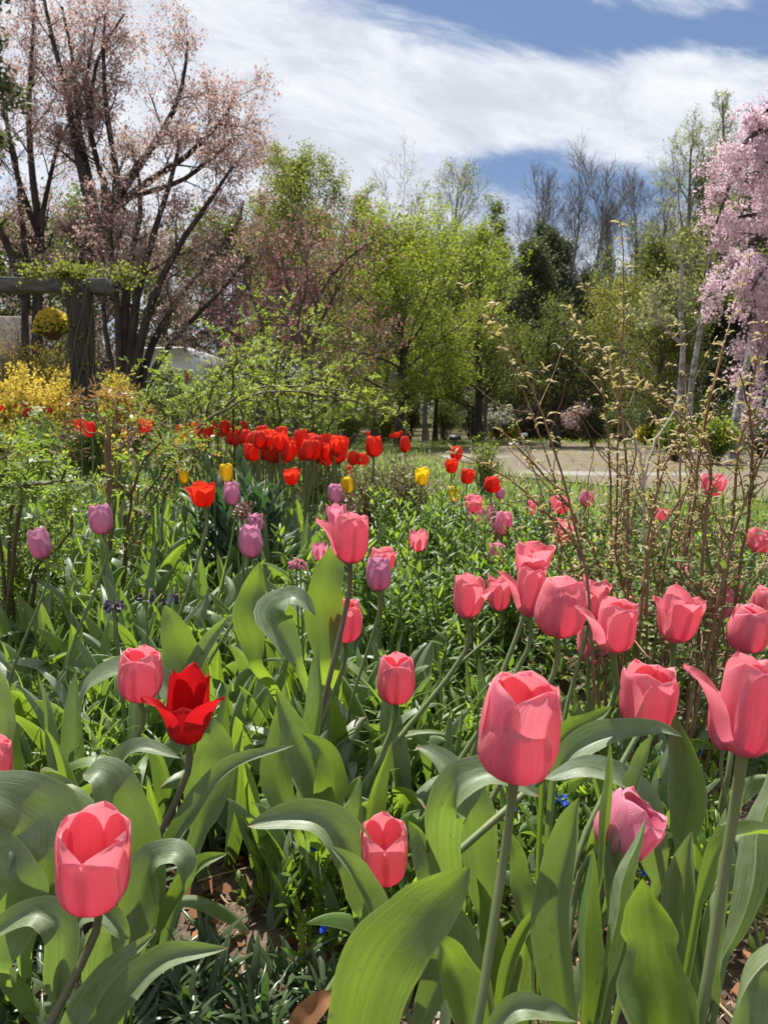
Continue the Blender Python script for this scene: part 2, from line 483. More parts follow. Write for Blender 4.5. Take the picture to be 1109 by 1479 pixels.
M['cane'] = plain('cane', (0.16, 0.085, 0.045), (0.27, 0.16, 0.085), 40, 0.6, 0.3, 0.2, (1, 1, 0.25))
M['cane_pale'] = plain('cane_pale', (0.42, 0.36, 0.28), (0.55, 0.50, 0.42), 30, 0.6, 0.3, 0.2)
M['cane_green'] = plain('cane_green', (0.10, 0.11, 0.035), (0.10, 0.06, 0.035), 14, 0.6, 0.3, 0.1)
M['bark'] = plain('bark', (0.035, 0.028, 0.024), (0.085, 0.07, 0.06), 9, 0.9, 0.15, 0.5, (1, 1, 0.35))
M['bark_brown'] = plain('bark_brown', (0.07, 0.052, 0.038), (0.15, 0.12, 0.09), 9, 0.9, 0.15, 0.5, (1, 1, 0.35))
M['bark_grey'] = plain('bark_grey', (0.13, 0.115, 0.10), (0.24, 0.22, 0.20), 7, 0.9, 0.15, 0.4, (1, 1, 0.4))
M['birch'] = plain('birch', (0.10, 0.09, 0.08), (0.46, 0.44, 0.41), 5, 0.8, 0.2, 0.2, (1, 1, 2.2))
M['young_leaf'] = leaf_mat('young_leaf', (0.27, 0.225, 0.085), (0.38, 0.30, 0.14), (0.42, 0.34, 0.10), 0.4, 0.5, 0.3)
M['young_green'] = leaf_mat('young_green', (0.06, 0.10, 0.025), (0.14, 0.18, 0.04), (0.22, 0.30, 0.05), 0.4)
M['rose_leaf'] = leaf_mat('rose_leaf', (0.075, 0.125, 0.03), (0.14, 0.19, 0.05), (0.26, 0.40, 0.04), 0.4, 0.48, 0.35)
M['rose_leaf_yellow'] = leaf_mat('rose_leaf_yellow', (0.135, 0.185, 0.03), (0.21, 0.24, 0.045), (0.37, 0.45, 0.06), 0.47, 0.55, 0.2)
M['bronze_leaf'] = leaf_mat('bronze_leaf', (0.16, 0.085, 0.03), (0.25, 0.14, 0.045), (0.40, 0.22, 0.05), 0.45, 0.4, 0.4)
M['cover_leaf'] = leaf_mat('cover_leaf', (0.055, 0.11, 0.02), (0.10, 0.165, 0.035), (0.24, 0.38, 0.035), 0.42, 0.45, 0.35)
M['fresh_leaf'] = leaf_mat('fresh_leaf', (0.07, 0.13, 0.02), (0.12, 0.19, 0.03), (0.30, 0.45, 0.03), 0.48, 0.42, 0.4)
M['dark_blade'] = leaf_mat('dark_blade', (0.045, 0.075, 0.030), (0.075, 0.115, 0.05), (0.12, 0.22, 0.04), 0.32, 0.34, 0.5)
M['grass_blade'] = leaf_mat('grass_blade', (0.07, 0.13, 0.02), (0.12, 0.18, 0.03), (0.28, 0.42, 0.04), 0.45, 0.4, 0.4)
M['blue_petal'] = leaf_mat('blue_petal', (0.02, 0.06, 0.55), (0.06, 0.13, 0.70), (0.05, 0.12, 0.7), 0.3, 0.6, 0.1)
M['purple_petal'] = leaf_mat('purple_petal', (0.035, 0.02, 0.045), (0.08, 0.05, 0.10), (0.08, 0.04, 0.1), 0.3)
M['maroon_bud'] = leaf_mat('maroon_bud', (0.16, 0.06, 0.07), (0.28, 0.13, 0.13), (0.3, 0.12, 0.12), 0.3)
M['yellow_flower'] = leaf_mat('yellow_flower', (0.60, 0.44, 0.05), (0.76, 0.60, 0.10), (0.80, 0.64, 0.10), 0.45, 0.6, 0.2)
M['cream_flower'] = leaf_mat('cream_flower', (0.30, 0.30, 0.14), (0.45, 0.42, 0.22), (0.45, 0.42, 0.18), 0.4)
M['white_flower'] = leaf_mat('white_flower', (0.65, 0.62, 0.60), (0.8, 0.78, 0.76), (0.8, 0.76, 0.75), 0.4)
M['pink_blossom'] = leaf_mat('pink_blossom', (0.66, 0.47, 0.54), (0.82, 0.67, 0.72), (0.84, 0.62, 0.70), 0.42, 0.7, 0.1)
M['redbud_blossom'] = leaf_mat('redbud_blossom', (0.45, 0.13, 0.22), (0.60, 0.24, 0.33), (0.6, 0.2, 0.32), 0.4, 0.7, 0.1)
M['orange_flower'] = leaf_mat('orange_flower', (0.75, 0.16, 0.02), (0.85, 0.3, 0.03), (0.9, 0.3, 0.03), 0.45)
M['cherry_leaf'] = leaf_mat('cherry_leaf', (0.27, 0.17, 0.145), (0.45, 0.31, 0.275), (0.60, 0.41, 0.36), 0.48, 0.55, 0.3)
M['cherry_dusk'] = leaf_mat('cherry_dusk', (0.16, 0.115, 0.09), (0.28, 0.21, 0.17), (0.38, 0.28, 0.21), 0.45, 0.55, 0.3)
M['maple_red'] = leaf_mat('maple_red', (0.13, 0.06, 0.055), (0.24, 0.125, 0.11), (0.34, 0.16, 0.13), 0.42, 0.55, 0.3)
M['spring_leaf'] = leaf_mat('spring_leaf', (0.095, 0.120, 0.022), (0.16, 0.18, 0.035), (0.31, 0.36, 0.05), 0.46, 0.5, 0.3)
M['lime_leaf'] = leaf_mat('lime_leaf', (0.12, 0.158, 0.022), (0.195, 0.23, 0.038), (0.40, 0.49, 0.05), 0.5, 0.5, 0.3)
M['pale_leaf'] = leaf_mat('pale_leaf', (0.17, 0.19, 0.055), (0.26, 0.27, 0.09), (0.40, 0.42, 0.12), 0.45, 0.5, 0.3)
M['olive_leaf'] = leaf_mat('olive_leaf', (0.075, 0.095, 0.022), (0.13, 0.15, 0.035), (0.22, 0.26, 0.04), 0.42, 0.5, 0.3)
M['green_leaf'] = leaf_mat('green_leaf', (0.055, 0.085, 0.018), (0.10, 0.135, 0.026), (0.19, 0.27, 0.03), 0.42, 0.5, 0.3)
M['yellow_leaf'] = leaf_mat('yellow_leaf', (0.20, 0.18, 0.022), (0.32, 0.28, 0.04), (0.44, 0.40, 0.05), 0.45, 0.5, 0.3)
M['needle'] = leaf_mat('needle', (0.065, 0.080, 0.038), (0.11, 0.125, 0.06), (0.13, 0.16, 0.06), 0.32, 0.6, 0.2)
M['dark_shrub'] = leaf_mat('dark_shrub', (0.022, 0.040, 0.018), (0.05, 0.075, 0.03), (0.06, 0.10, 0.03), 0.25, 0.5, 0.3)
M['box_leaf'] = leaf_mat('box_leaf', (0.09, 0.11, 0.035), (0.17, 0.18, 0.07), (0.22, 0.25, 0.07), 0.35, 0.45, 0.35)
M['wood'] = plain('wood', (0.025, 0.022, 0.019), (0.085, 0.075, 0.062), 5, 0.9, 0.15, 0.5, (6, 6, 0.8))
M['wood_grey'] = plain('wood_grey', (0.06, 0.056, 0.050), (0.16, 0.15, 0.135), 5, 0.9, 0.15, 0.5, (0.8, 6, 6))
M['van_paint'] = plain('van_paint', (0.78, 0.79, 0.80), (0.82, 0.82, 0.82), 3, 0.25, 0.5)
M['dark_glass'] = plain('dark_glass', (0.02, 0.025, 0.03), (0.04, 0.045, 0.05), 2, 0.08, 0.6)
M['rubber'] = plain('rubber', (0.015, 0.015, 0.015), (0.03, 0.03, 0.03), 20, 0.9)
M['lamp_red'] = plain('lamp_red', (0.35, 0.01, 0.01), (0.4, 0.02, 0.02), 20, 0.3)
M['black_paint'] = plain('black_paint', (0.012, 0.012, 0.013), (0.022, 0.022, 0.022), 20, 0.5)
M['white_plastic'] = plain('white_plastic', (0.7, 0.7, 0.68), (0.8, 0.8, 0.78), 20, 0.5)
M['metal_wire'] = plain('metal_wire', (0.06, 0.06, 0.06), (0.10, 0.10, 0.10), 20, 0.5)
M['coir'] = plain('coir', (0.09, 0.055, 0.03), (0.16, 0.10, 0.06), 30, 0.95, 0.1, 0.6)
M['stucco'] = plain('stucco', (0.40, 0.33, 0.27), (0.50, 0.42, 0.36), 3, 0.9, 0.1, 0.3)
M['chip'] = leaf_mat('chip', (0.07, 0.045, 0.030), (0.27, 0.19, 0.13), (0.05, 0.03, 0.02), 0.05, 0.85, 0.15, hue=0.18)
M['dead_leaf'] = leaf_mat('dead_leaf', (0.16, 0.065, 0.03), (0.30, 0.15, 0.07), (0.35, 0.15, 0.06), 0.25, 0.7, 0.2)
M['straw'] = leaf_mat('straw', (0.24, 0.18, 0.10), (0.40, 0.32, 0.20), (0.3, 0.22, 0.1), 0.2, 0.7, 0.2)
M['pebble'] = plain('pebble', (0.16, 0.14, 0.12), (0.34, 0.31, 0.28), 12, 0.85, 0.2, 0.3)

# ------------------------------------------------------------------ ground
def ground_material():
    m, t, out = newmat('garden_ground')
    p = t.new('ShaderNodeNewGeometry').outputs['Position']
    x, y, z = t.sep(p)[:3]
    n = t.noise(p, 9, 9, 0.65)
    n2 = t.noise(p, 55, 6, 0.7)
    soil = t.ramp(t.math('ADD', t.math('MULTIPLY', n, 0.6), t.math('MULTIPLY', n2, 0.4)), [(0.3, (0.035, 0.024, 0.017)), (0.46, (0.085, 0.060, 0.042)), (0.60, (0.17, 0.125, 0.09)), (0.76, (0.27, 0.21, 0.16))])
    g1 = t.noise(p, 0.9, 6, 0.6)
    grass = t.mix(t.range(t.noise(p, 14, 6, 0.7), 0.3, 0.7, 0, 1), (0.045, 0.070, 0.018), (0.10, 0.115, 0.035))
    litter = t.mix(t.range(t.noise(p, 11, 7, 0.7), 0.3, 0.7, 0, 1), (0.06, 0.043, 0.026), (0.17, 0.13, 0.085))
    far = t.mix(t.range(t.math('ADD', g1, t.math('MULTIPLY', n2, 0.2)), 0.45, 0.72, 0, 1), grass, litter)
    f = t.range(t.math('ADD', y, t.math('MULTIPLY', n, 1.5)), 5.0, 8.0, 0, 1)
    col = t.mix(f, soil, far)
    nm = t.bump(t.math('ADD', n, t.math('MULTIPLY', n2, 0.5)), 0.8, 0.025)
    t.l.new(principled(t, col, 0.95, 0.12, nm), out.inputs[0])
    return m
def sand_material():
    m, t, out = newmat('bare_clearing')
    p = t.new('ShaderNodeNewGeometry').outputs['Position']
    mp = t.new('ShaderNodeMapping'); mp.inputs['Scale'].default_value = (0.5, 1.0, 1)
    t.l.new(p, mp.inputs['Vector'])
    n = t.noise(mp.outputs[0], 1.1, 8, 0.65, 0.4)
    n2 = t.noise(p, 26, 6, 0.7)
    n3 = t.noise(p, 7, 6, 0.7)
    col = t.ramp(t.math('ADD', t.math('MULTIPLY', n3, 0.5), t.math('MULTIPLY', n2, 0.5)), [(0.32, (0.09, 0.075, 0.055)), (0.52, (0.16, 0.135, 0.10)), (0.72, (0.24, 0.205, 0.165))])
    grass = t.mix(t.range(n2, 0.35, 0.65, 0, 1), (0.075, 0.085, 0.028), (0.15, 0.145, 0.06))
    col = t.mix(t.range(n, 0.50, 0.66, 0, 0.85), col, grass)
    pale = t.noise(mp.outputs[0], 0.55, 3, 0.5)
    col = t.mix(t.range(pale, 0.56, 0.68, 0, 0.55), col, (0.34, 0.33, 0.31))
    nm = t.bump(t.math('ADD', n2, n3), 0.6, 0.02)
    t.l.new(principled(t, col, 0.95, 0.1, nm), out.inputs[0])
    return m
GMAT = ground_material()
xs = np.concatenate([np.linspace(-400, -30, 14), np.linspace(-28, -6, 30), np.linspace(-5.6, 5.6, 160), np.linspace(6, 28, 30), np.linspace(30, 400, 14)])
ys = np.concatenate([np.linspace(-60, -1, 10), np.linspace(-0.8, 6, 120), np.linspace(6.2, 30, 90), np.linspace(32, 500, 24)])
X, Y = np.meshgrid(xs, ys)
Z = zg(X, np.minimum(Y, 60))
rngg = np.random.default_rng(3)
Z = Z + rngg.normal(0, 0.006, Z.shape) * (Y < 6.0) * (Y > -0.8)
gr = link('ground', raw_mesh('ground', np.stack([X, Y, Z], -1), gridf(len(xs), len(ys)), np.stack([X, Y], -1).reshape(-1, 2), [GMAT]))
tag(gr, 'dark bark-strewn soil of the flower bed running out to grass', None, None, 'structure')
# the bare clearing beyond the bed, 8 mm above the ground
th = np.linspace(0, 2 * math.pi, 97)[:-1]
def clearing_ring(k):
    rx = 3.7 * (1 + 0.06 * np.sin(3 * th + 1) + 0.04 * np.sin(7 * th))
    ry = 6.6 * (1 + 0.05 * np.sin(4 * th + 2) + 0.03 * np.sin(9 * th))
    return np.stack([4.7 + k * rx * np.cos(th), 13.6 + k * ry * np.sin(th)], -1)
rings = np.concatenate([clearing_ring(k) for k in np.linspace(0.001, 1, 34)])
zz = np.maximum(zg(rings[:, 0], rings[:, 1]), zg(rings[:, 0] + .15, rings[:, 1])) + 0.014
cl = link('clearing', raw_mesh('clearing', np.c_[rings, zz], gridf(96, 34, True), rings, [sand_material()]))
tag(cl, 'bare tan dirt clearing with thin grass between the bed and the trees', None, None, 'structure')

# ------------------------------------------------------------------ trees and shrubs: generators
def grow(P, Rr, k, t0, t1, length, ang, up, wig, npts, rng, rk=0.55, out=0.0, rmin=0.0):
    """k children on each parent polyline. length: array (B,k) or function of t (B,k)"""
    B, n, _ = P.shape
    t = t0 + (t1 - t0) * (np.arange(k)[None] + rng.uniform(0.05, 0.95, (B, k))) / k
    f = t * (n - 1); i = np.clip(f.astype(int), 0, n - 2); u = (f - i)[..., None]
    b = np.arange(B)[:, None]
    base = P[b, i] * (1 - u) + P[b, i + 1] * u
    T = unit(P[b, i + 1] - P[b, i])
    r = Rr[b, i] * (1 - u[..., 0]) + Rr[b, i + 1] * u[..., 0]
    L = length(t) if callable(length) else length
    L = np.broadcast_to(L, (B, k)) * rng.uniform(0.75, 1.2, (B, k))
    a = ang(t) if callable(ang) else ang
    a = np.broadcast_to(a, (B, k)) + rng.normal(0, 0.12, (B, k))
    q = rng.normal(size=(B, k, 3))
    # spread the children round the parent evenly
    ref = np.where(np.abs(T[..., 2:3]) > 0.9, np.array([1.0, 0, 0]), np.array([0, 0, 1.0]))
    e1 = unit(np.cross(T, ref)); e2 = np.cross(T, e1)
    ph = rng.uniform(0, 6.28, (B, 1)) + np.arange(k)[None] * 2.399 + rng.normal(0, 0.35, (B, k))
    perp = e1 * np.cos(ph)[..., None] + e2 * np.sin(ph)[..., None]
    D = unit(np.cos(a)[..., None] * T + np.sin(a)[..., None] * perp)
    pts = [base]
    step = (L / (npts - 1))[..., None]
    for j in range(npts - 1):
        D = unit(D + np.array([0, 0, 1.0]) * (up(j / (npts - 1)) if callable(up) else up) / (npts - 1) + rng.normal(size=D.shape) * wig)
        pts.append(pts[-1] + D * step)
    Q = np.stack(pts, 2).reshape(B * k, npts, 3)
    r0 = np.maximum(r * rk, rmin)
    q = np.linspace(1, 0.25, npts)
    RR = np.maximum(r0.reshape(-1, 1) * q[None], rmin * 0.6)
    return Q, RR
def along(P, n, rng, t0=0.15, t1=1.0):
    B, k, _ = P.shape
    b = rng.integers(0, B, n)
    f = rng.uniform(t0, t1, n) * (k - 1); i = np.clip(f.astype(int), 0, k - 2); u = (f - i)[:, None]
    return P[b, i] * (1 - u) + P[b, i + 1] * u, unit(P[b, i + 1] - P[b, i])
def leaf_cloud(g, P, n, rng, size, spread, mi=0, aspect=0.55, droop=0.0, along_dir=0.4):
    m = max(1, n // 4)
    p, T = along(P, m, rng)
    p = p + rng.normal(size=p.shape) * spread * .6
    w_ = rng.integers(0, m, n)
    p, T = p[w_] + rng.normal(size=(n, 3)) * size * .75, T[w_]
    D = unit(T * along_dir + rand_unit(rng, n) + np.array([0, 0, -droop]))
    Nn = unit(rand_unit(rng, n) + np.array([0, 0, 0.9]))
    s = size * rng.uniform(0.6, 1.3, n)
    g.add(*quads(p, D, Nn, s, s * aspect), mi=mi)

def make_plant(name, label, cat, group, base, wood, leaves, parts=('trunk', 'branches', 'crown')):
    """wood: list of (P, R, sides); first entry is the trunk. leaves: Geo or list of (partname, Geo, material)"""
    root = empty(name, base, label, cat, group)
    bark = wood['mat']
    g = Geo()
    for P, Rr, s in wood['trunk']: g.add(*tubes(P, Rr, s))
    link(parts[0], g.mesh(parts[0], bark, base), root)
    if wood.get('branch'):
        g = Geo()
        for P, Rr, s in wood['branch']: g.add(*tubes(P, Rr, s))
        link(parts[1], g.mesh(parts[1], wood.get('mat2', bark), base), root)
    for pn, gg, mat in leaves:
        if gg.n: link(pn, gg.mesh(pn, mat, base, smooth=False), root)
    return root

def tree(px, top, hw, d, leaf, nleaf, size, label, group=None, cb=0.2, name='tree', shape='round', n=(14, 6, 5), bark='bark', seed=1, gy=None, tr=None,
         upt=0.25, droop=0.0, spread=0.10, lean=0.0, mats=None, cat='tree', stems=1, ang=(1.15, 0.45), leaf2=None, n2=0, twig=0.006, rscale=1.0):
    """one tree: px is the photo column of its trunk, top the photo row of its tip, hw half crown width in photo pixels, d its distance"""
    rng = np.random.default_rng(seed)
    q = at(px, 600, d)
    base = on_ground(q[0], q[1])
    H = at(px, top, d)[2] - base[2]
    cw = hw / FPX * d
    tr = tr or (0.018 * H + 0.03) * rscale
    tt = np.linspace(0, 1, 9)
    trunks = []
    for s in range(stems):
        az = rng.uniform(0, 6.28) if stems > 1 else 0
        sp = (rng.uniform(0.25, 0.9) if stems > 1 else 0) * cw * 0.75
        wob = np.cumsum(rng.normal(0, 0.016 * H, (9, 2)), 0) * tt[:, None]
        hh = H * (0.96 if s == 0 else rng.uniform(0.7, 0.95))
        P = np.stack([base[0] + wob[:, 0] + lean * H * tt + sp * math.cos(az) * tt ** 1.2, base[1] + wob[:, 1] + sp * math.sin(az) * tt ** 1.2, base[2] - 0.05 + hh * tt], -1)
        trunks.append(P)
    T0 = np.stack(trunks)
    q = 1 - 0.9 * tt ** 0.9
    q[0] = 1.35
    R0 = np.repeat((tr / stems ** 0.5 * q)[None], stems, 0)
    def prof(t):
        u = np.clip((t - cb) / (1 - cb), 0, 1)
        if shape == 'round': f = np.sqrt(np.clip(1 - (1.75 * u - 0.80) ** 2, 0.05, 1))
        elif shape == 'cone': f = 1.02 - 0.93 * u ** 0.85
        elif shape == 'vase': f = 0.55 + 0.35 * u
        else: f = 0.9 - 0.45 * u
        return f
    hfac = cw * (1.45 if stems == 1 else 0.9)
    k1 = max(3, n[0] // stems)
    lift = 1.0 if shape != 'vase' else 1.7
    P1, R1 = grow(T0, R0, k1, cb, 0.98, lambda t: prof(t) * hfac * lift, lambda t: ang[0] + (ang[1] - ang[0]) * np.clip((t - cb) / (1 - cb), 0, 1), upt, 0.10, 7, rng, 0.42, rmin=twig * 1.6)
    P2, R2 = grow(P1, R1, n[1], 0.2, 0.98, lambda t: (0.52 - 0.25 * t) * np.linalg.norm(P1[:, -1] - P1[:, 0], axis=-1)[:, None], 0.75, upt * 0.8 - droop, 0.14, 5, rng, 0.55, rmin=twig)
    P3, R3 = grow(P2, R2, n[2], 0.15, 0.98, lambda t: 0.5 * np.linalg.norm(P2[:, -1] - P2[:, 0], axis=-1)[:, None] + 0.08, 0.7, upt * 0.6 - droop, 0.16, 4, rng, 0.6, rmin=twig * 0.7)
    xm = np.percentile(np.abs(P3[:, -1, 0] - base[0]), 96); zm = np.percentile(P3[:, -1, 2], 99.3) - base[2]
    fit = np.array([cw / xm, cw / xm, H / zm])
    T0, P1, P2, P3 = [(q_ - base) * fit + base for q_ in (T0, P1, P2, P3)]
    g = Geo()
    mm = leaf if isinstance(leaf, (list, tuple)) else [leaf]
    if nleaf:
        leaf_cloud(g, P3, int(nleaf * .8), rng, size, spread, 0, droop=droop)
        leaf_cloud(g, P2, nleaf - int(nleaf * .8), rng, size, spread, len(mm) - 1, droop=droop)
    wood = {'mat': M[bark], 'trunk': [(T0, R0, 8)], 'branch': [(P1, R1, 5), (P2, R2, 4), (P3, R3, 3)]}
    return make_plant(name, label, cat, group, base, wood, [('crown', g, [M[x] for x in mm])])

def limbs(lines, d, r0, r1, rng, base_join=None, n=9, dep=0.8):
    """tree limbs seen in the photo as pixel polylines: given a spread in depth of their own"""
    P, Rr = [], []
    for k, (pts, a, b) in enumerate(lines):
        dd = np.linspace(0, 1, len(pts)) ** 1.2 * rng.uniform(-dep, dep)
        q = np.array([at(x, y, d + e) for (x, y), e in zip(pts, dd)])
        P.append(spline(q, n)); Rr.append(np.linspace(a, b, n))
    return np.stack(P), np.stack(Rr)

# ------------------------------------------------------------------ tulips
def petal_geo(g, phase, Rr, H, opn=0.0, curl=0.0, wide=1.0, inner=False, seed=0, close=0.16, tip=0.0, nu=13, nv=19, belly=0.40):
    rng = np.random.default_rng(seed)
    t = np.linspace(0, 1, nv); t = .55 * t + .45 * (1 - (1 - t) ** 2.2)
    s = np.linspace(-1, 1, nu)
    zc = belly * H
    lo = t < 0.42
    phi = np.clip(t / 0.42, 0, 1) * math.pi / 2
    r = np.where(lo, Rr * np.sin(phi) ** 0.8, Rr * (1 - close * ((t - .42) / .58) ** 2))
    z = np.where(lo, zc * (1 - np.cos(phi)), zc + (H - zc) * (t - .42) / .58)
    r = np.maximum(r, 0.05 * Rr)
    r = r + opn * H * np.clip(t - 0.12, 0, 1) ** 1.7 * 1.15
    z = z - opn * H * np.clip(t - 0.2, 0, 1) ** 2 * 0.55
    r = r + curl * H * np.clip(t - .72, 0, 1) ** 2 * 4
    r = r * (0.94 if inner else 1.0)
    up = np.where(t < .5, np.maximum(1 - (1 - t / .5) ** 2, 0) ** .5, np.maximum(1 - (np.maximum(t - .5, 0) / .5) ** (3.0 - 1.3 * tip), 0) ** (0.48 + 0.35 * tip))
    up = np.maximum(up, 0.20 * (1 - t))
    wd = Rr * 1.10 * wide * up
    Rc = np.clip(r, 0.55 * Rr, 1.12 * Rr)
    a = s[None] * (wd / Rc)[:, None]
    a = np.clip(a, -1.25, 1.25)
    rip = 0.018 * Rr * np.sin(9 * t[:, None] + rng.uniform(0, 6) + 2 * np.sign(s)[None]) * (s ** 2)[None] * (t[:, None] ** 1.0) * 1.6
    notch = 0.03 * H * np.sin(s * 5 + rng.uniform(0, 6))[None] * (t[:, None] ** 6)
    rad = r[:, None] - (1 - np.cos(a)) * Rc[:, None] + rip - 0.05 * Rr * np.abs(s)[None] ** 3 * t[:, None]
    mid = -0.028 * Rr * np.exp(-(s / 0.12) ** 2)[None] * np.sin(math.pi * t)[:, None]
    rad = rad + mid
    lat = np.sin(a) * Rc[:, None]
    c, sn = math.cos(phase), math.sin(phase)
    V = np.stack([rad * c - lat * sn, rad * sn + lat * c, z[:, None] + notch - 0.02 * H * (s ** 2)[None] * t[:, None] ** 3 * (1 + 2 * tip)], -1)
    uv = np.stack(np.meshgrid(s * .5 + .5, t), -1)
    g.add(V, gridf(nu, nv), uv)
def flower_centre(g, R_, H):
    V, F = lathe([(0.0, 0.0), (0.10, 0.004), (0.22, 0.03), (0.16, 0.07), (0.085, 0.10), (0.095, 0.22), (0.10, 0.36), (0.15, 0.40), (0.12, 0.44), (0.0, 0.445)], 10)
    g.add(V * np.array([R_, R_, H]), F, mi=0)
    for k in range(6):
        a = k * math.pi / 3 + .2
        p = np.array([[0.08, 0], [0.26, 0.16], [0.30, 0.30], [0.31, 0.42]])
        P = np.stack([p[:, 0] * R_ * math.cos(a), p[:, 0] * R_ * math.sin(a), p[:, 1] * H], -1)
        g.add(*tubes(P, np.array([.02, .02, .045, .025]) * R_, 5), mi=1)
FLOWERS = {}
def flower_meshes(kind, variant):
    key = (kind, variant)
    if key in FLOWERS: return FLOWERS[key]
    spec = SHAPES[variant]
    mat = M['petal_' + kind]
    H, Rr = 1.0, spec.get('R', 0.43)
    op = spec.get('open', [0] * 6)
    pet = []
    for k in range(6):
        inner = k % 2 == 1
        g = Geo()
        ph = spec.get('phase', 0.0) + k * math.pi / 3
        petal_geo(g, ph, Rr, H * spec.get('h', [1] * 6)[k] * (1.03 if inner else 1.0), op[k], spec.get('curl', 0.0) + (0.10 if op[k] > .25 else 0), spec.get('wide', 1.0), inner, sum(map(ord, variant)) * 7 + k * 31, spec.get('close', 0.16), spec.get('tip', 0.0))
        pet.append(g.mesh('petal', mat))
    g = Geo(); flower_centre(g, Rr, H)
    ctr = g.mesh('flower', [M['pistil'], M['anther']])
    g = Geo()
    for k in range(6):
        petal_geo(g, spec.get('phase', 0.0) + k * math.pi / 3, Rr, H * (1.03 if k % 2 else 1.0), op[k], spec.get('curl', 0.0), spec.get('wide', 1.0), k % 2 == 1, k + 5, spec.get('close', 0.16), spec.get('tip', 0.0), 7, 9)
    whole = g.mesh('flower', mat)
    FLOWERS[key] = (pet, ctr, whole)
    return FLOWERS[key]
# petal k stands at phase + k*60 degrees; -90 degrees faces the camera
F_ = -math.pi / 2
SHAPES = {
    'cup': dict(R=.42, phase=F_, close=.20, open=[.02, .0, .03, .0, .02, .01], h=[.94, 1, .97, 1.0, .98, .99]),
    'cup2': dict(R=.43, phase=F_ + .5, close=.12, open=[.05, .0, .03, .02, .08, .0], h=[.96, 1, .95, 1.0, 1.0, .97]),
    'tight': dict(R=.38, phase=F_ + .3, close=.38, tip=.25, open=[.0, 0, .0, 0, .02, 0]),
    'loose': dict(R=.46, phase=F_ + .2, close=.05, open=[.12, .02, .20, .03, .10, .05], h=[.95, 1, .9, 1, 1.0, 1]),
    'wide': dict(R=.50, phase=F_ - .2, close=-.05, open=[.22, .06, .34, .08, .25, .10], h=[.98, 1, .95, 1, .97, 1]),
    'front_low': dict(R=.425, phase=F_ - .42, close=.20, open=[.04, .0, .02, .0, .02, .0], h=[.70, 1.0, 1.0, 1.0, 1.0, 1.0], wide=1.06),
    'flop_left': dict(R=.44, phase=F_ + .25, close=.08, open=[.0, .02, .03, .02, .55, .03], h=[.98, 1, .98, 1, 1.05, 1]),
    'flop_right': dict(R=.44, phase=F_ + .1, close=.08, open=[.02, .5, .10, .02, .04, .03], h=[.94, 1, .98, 1, 1.0, 1]),
    'lily_red': dict(R=.42, phase=F_, close=.16, tip=.42, wide=1.0, open=[.04, .62, .04, .0, .05, .68], h=[.60, .98, 1.0, 1.06, 1.02, .94], curl=.08),
    'open_top': dict(R=.43, phase=F_ + .05, close=.04, open=[.02, .0, .02, .03, .02, .0], h=[.86, .98, 1.0, 1.04, 1.0, .98]),
    'ragged': dict(R=.38, phase=F_ + .4, close=.10, tip=.7, wide=.8, open=[.2, .04, .12, .05, .18, .04], curl=.1),
    'pointed': dict(R=.41, phase=F_ + .15, close=.30, tip=.55, open=[.05, 0, .0, 0, .06, 0], curl=.08),
    'loose2': dict(R=.45, phase=F_ + .35, close=.02, wide=1.08, open=[.26, .04, .10, .12, .30, .03], h=[.9, 1, 1, .96, .94, 1.02], curl=.08),
    'wrapped': dict(R=.43, phase=F_ + .12, close=.30, wide=1.28, open=[.03, .02, .0, .03, .05, .0], h=[.9, 1, .97, 1.02, .95, 1]),
    'gaping': dict(R=.46, phase=F_ + .6, close=.0, wide=1.1, open=[.16, .10, .14, .06, .36, .12], h=[1, .95, .9, 1, .92, 1], curl=.05),
    'goblet': dict(R=.40, phase=F_ + .5, close=.22, tip=.4, open=[.03, 0, .02, 0, .03, 0]),
}
# a stock of tulip leaves of unit length
LEAVES, FRESH = [], []
rl = np.random.default_rng(12)
for k in range(16):
    wide = rl.uniform(.13, .30)
    g = Geo().add(*blades([[0, 0, 0]], 0.0, 1.0, wide, rl.uniform(1.15, 1.5), [rl.uniform(.2, .7), rl.uniform(.8, 1.5), rl.uniform(1.7, 2.5)][k % 3], K=18, M=9, fold=rl.uniform(.22, .55), prof=(rl.uniform(.62, .80), rl.uniform(.65, .85)),
                           wave=rl.uniform(.02, .10), roll=rl.uniform(-1.2, 1.2), power=rl.uniform(1.2, 2.6), seed=k, wmin=.30))
    LEAVES.append(g.mesh('leaf', M['tulip_leaf'])); 
    FRESH.append(g.mesh('leaf', M['tulip_leaf_fresh']))
def add_leaf(root, rng, L, az=None, mesh=None, fresh=False, off=0.012):
    me = mesh or (FRESH if fresh else LEAVES)[rng.integers(0, len(LEAVES))]
    az = rng.uniform(0, 6.28) if az is None else az
    o = link('leaf', me, root, (off * math.cos(az), off * math.sin(az), -0.01))
    o.rotation_euler = (rng.normal(0, .08), rng.normal(0, .10), az)
    o.scale = (L * rng.uniform(.85, 1.15), L * rng.uniform(.8, 1.2), L)
    return o
REALW = dict(pink=.072, rose=.062, lilac=.055, red=.080, scarlet=.078, yellow=.062)
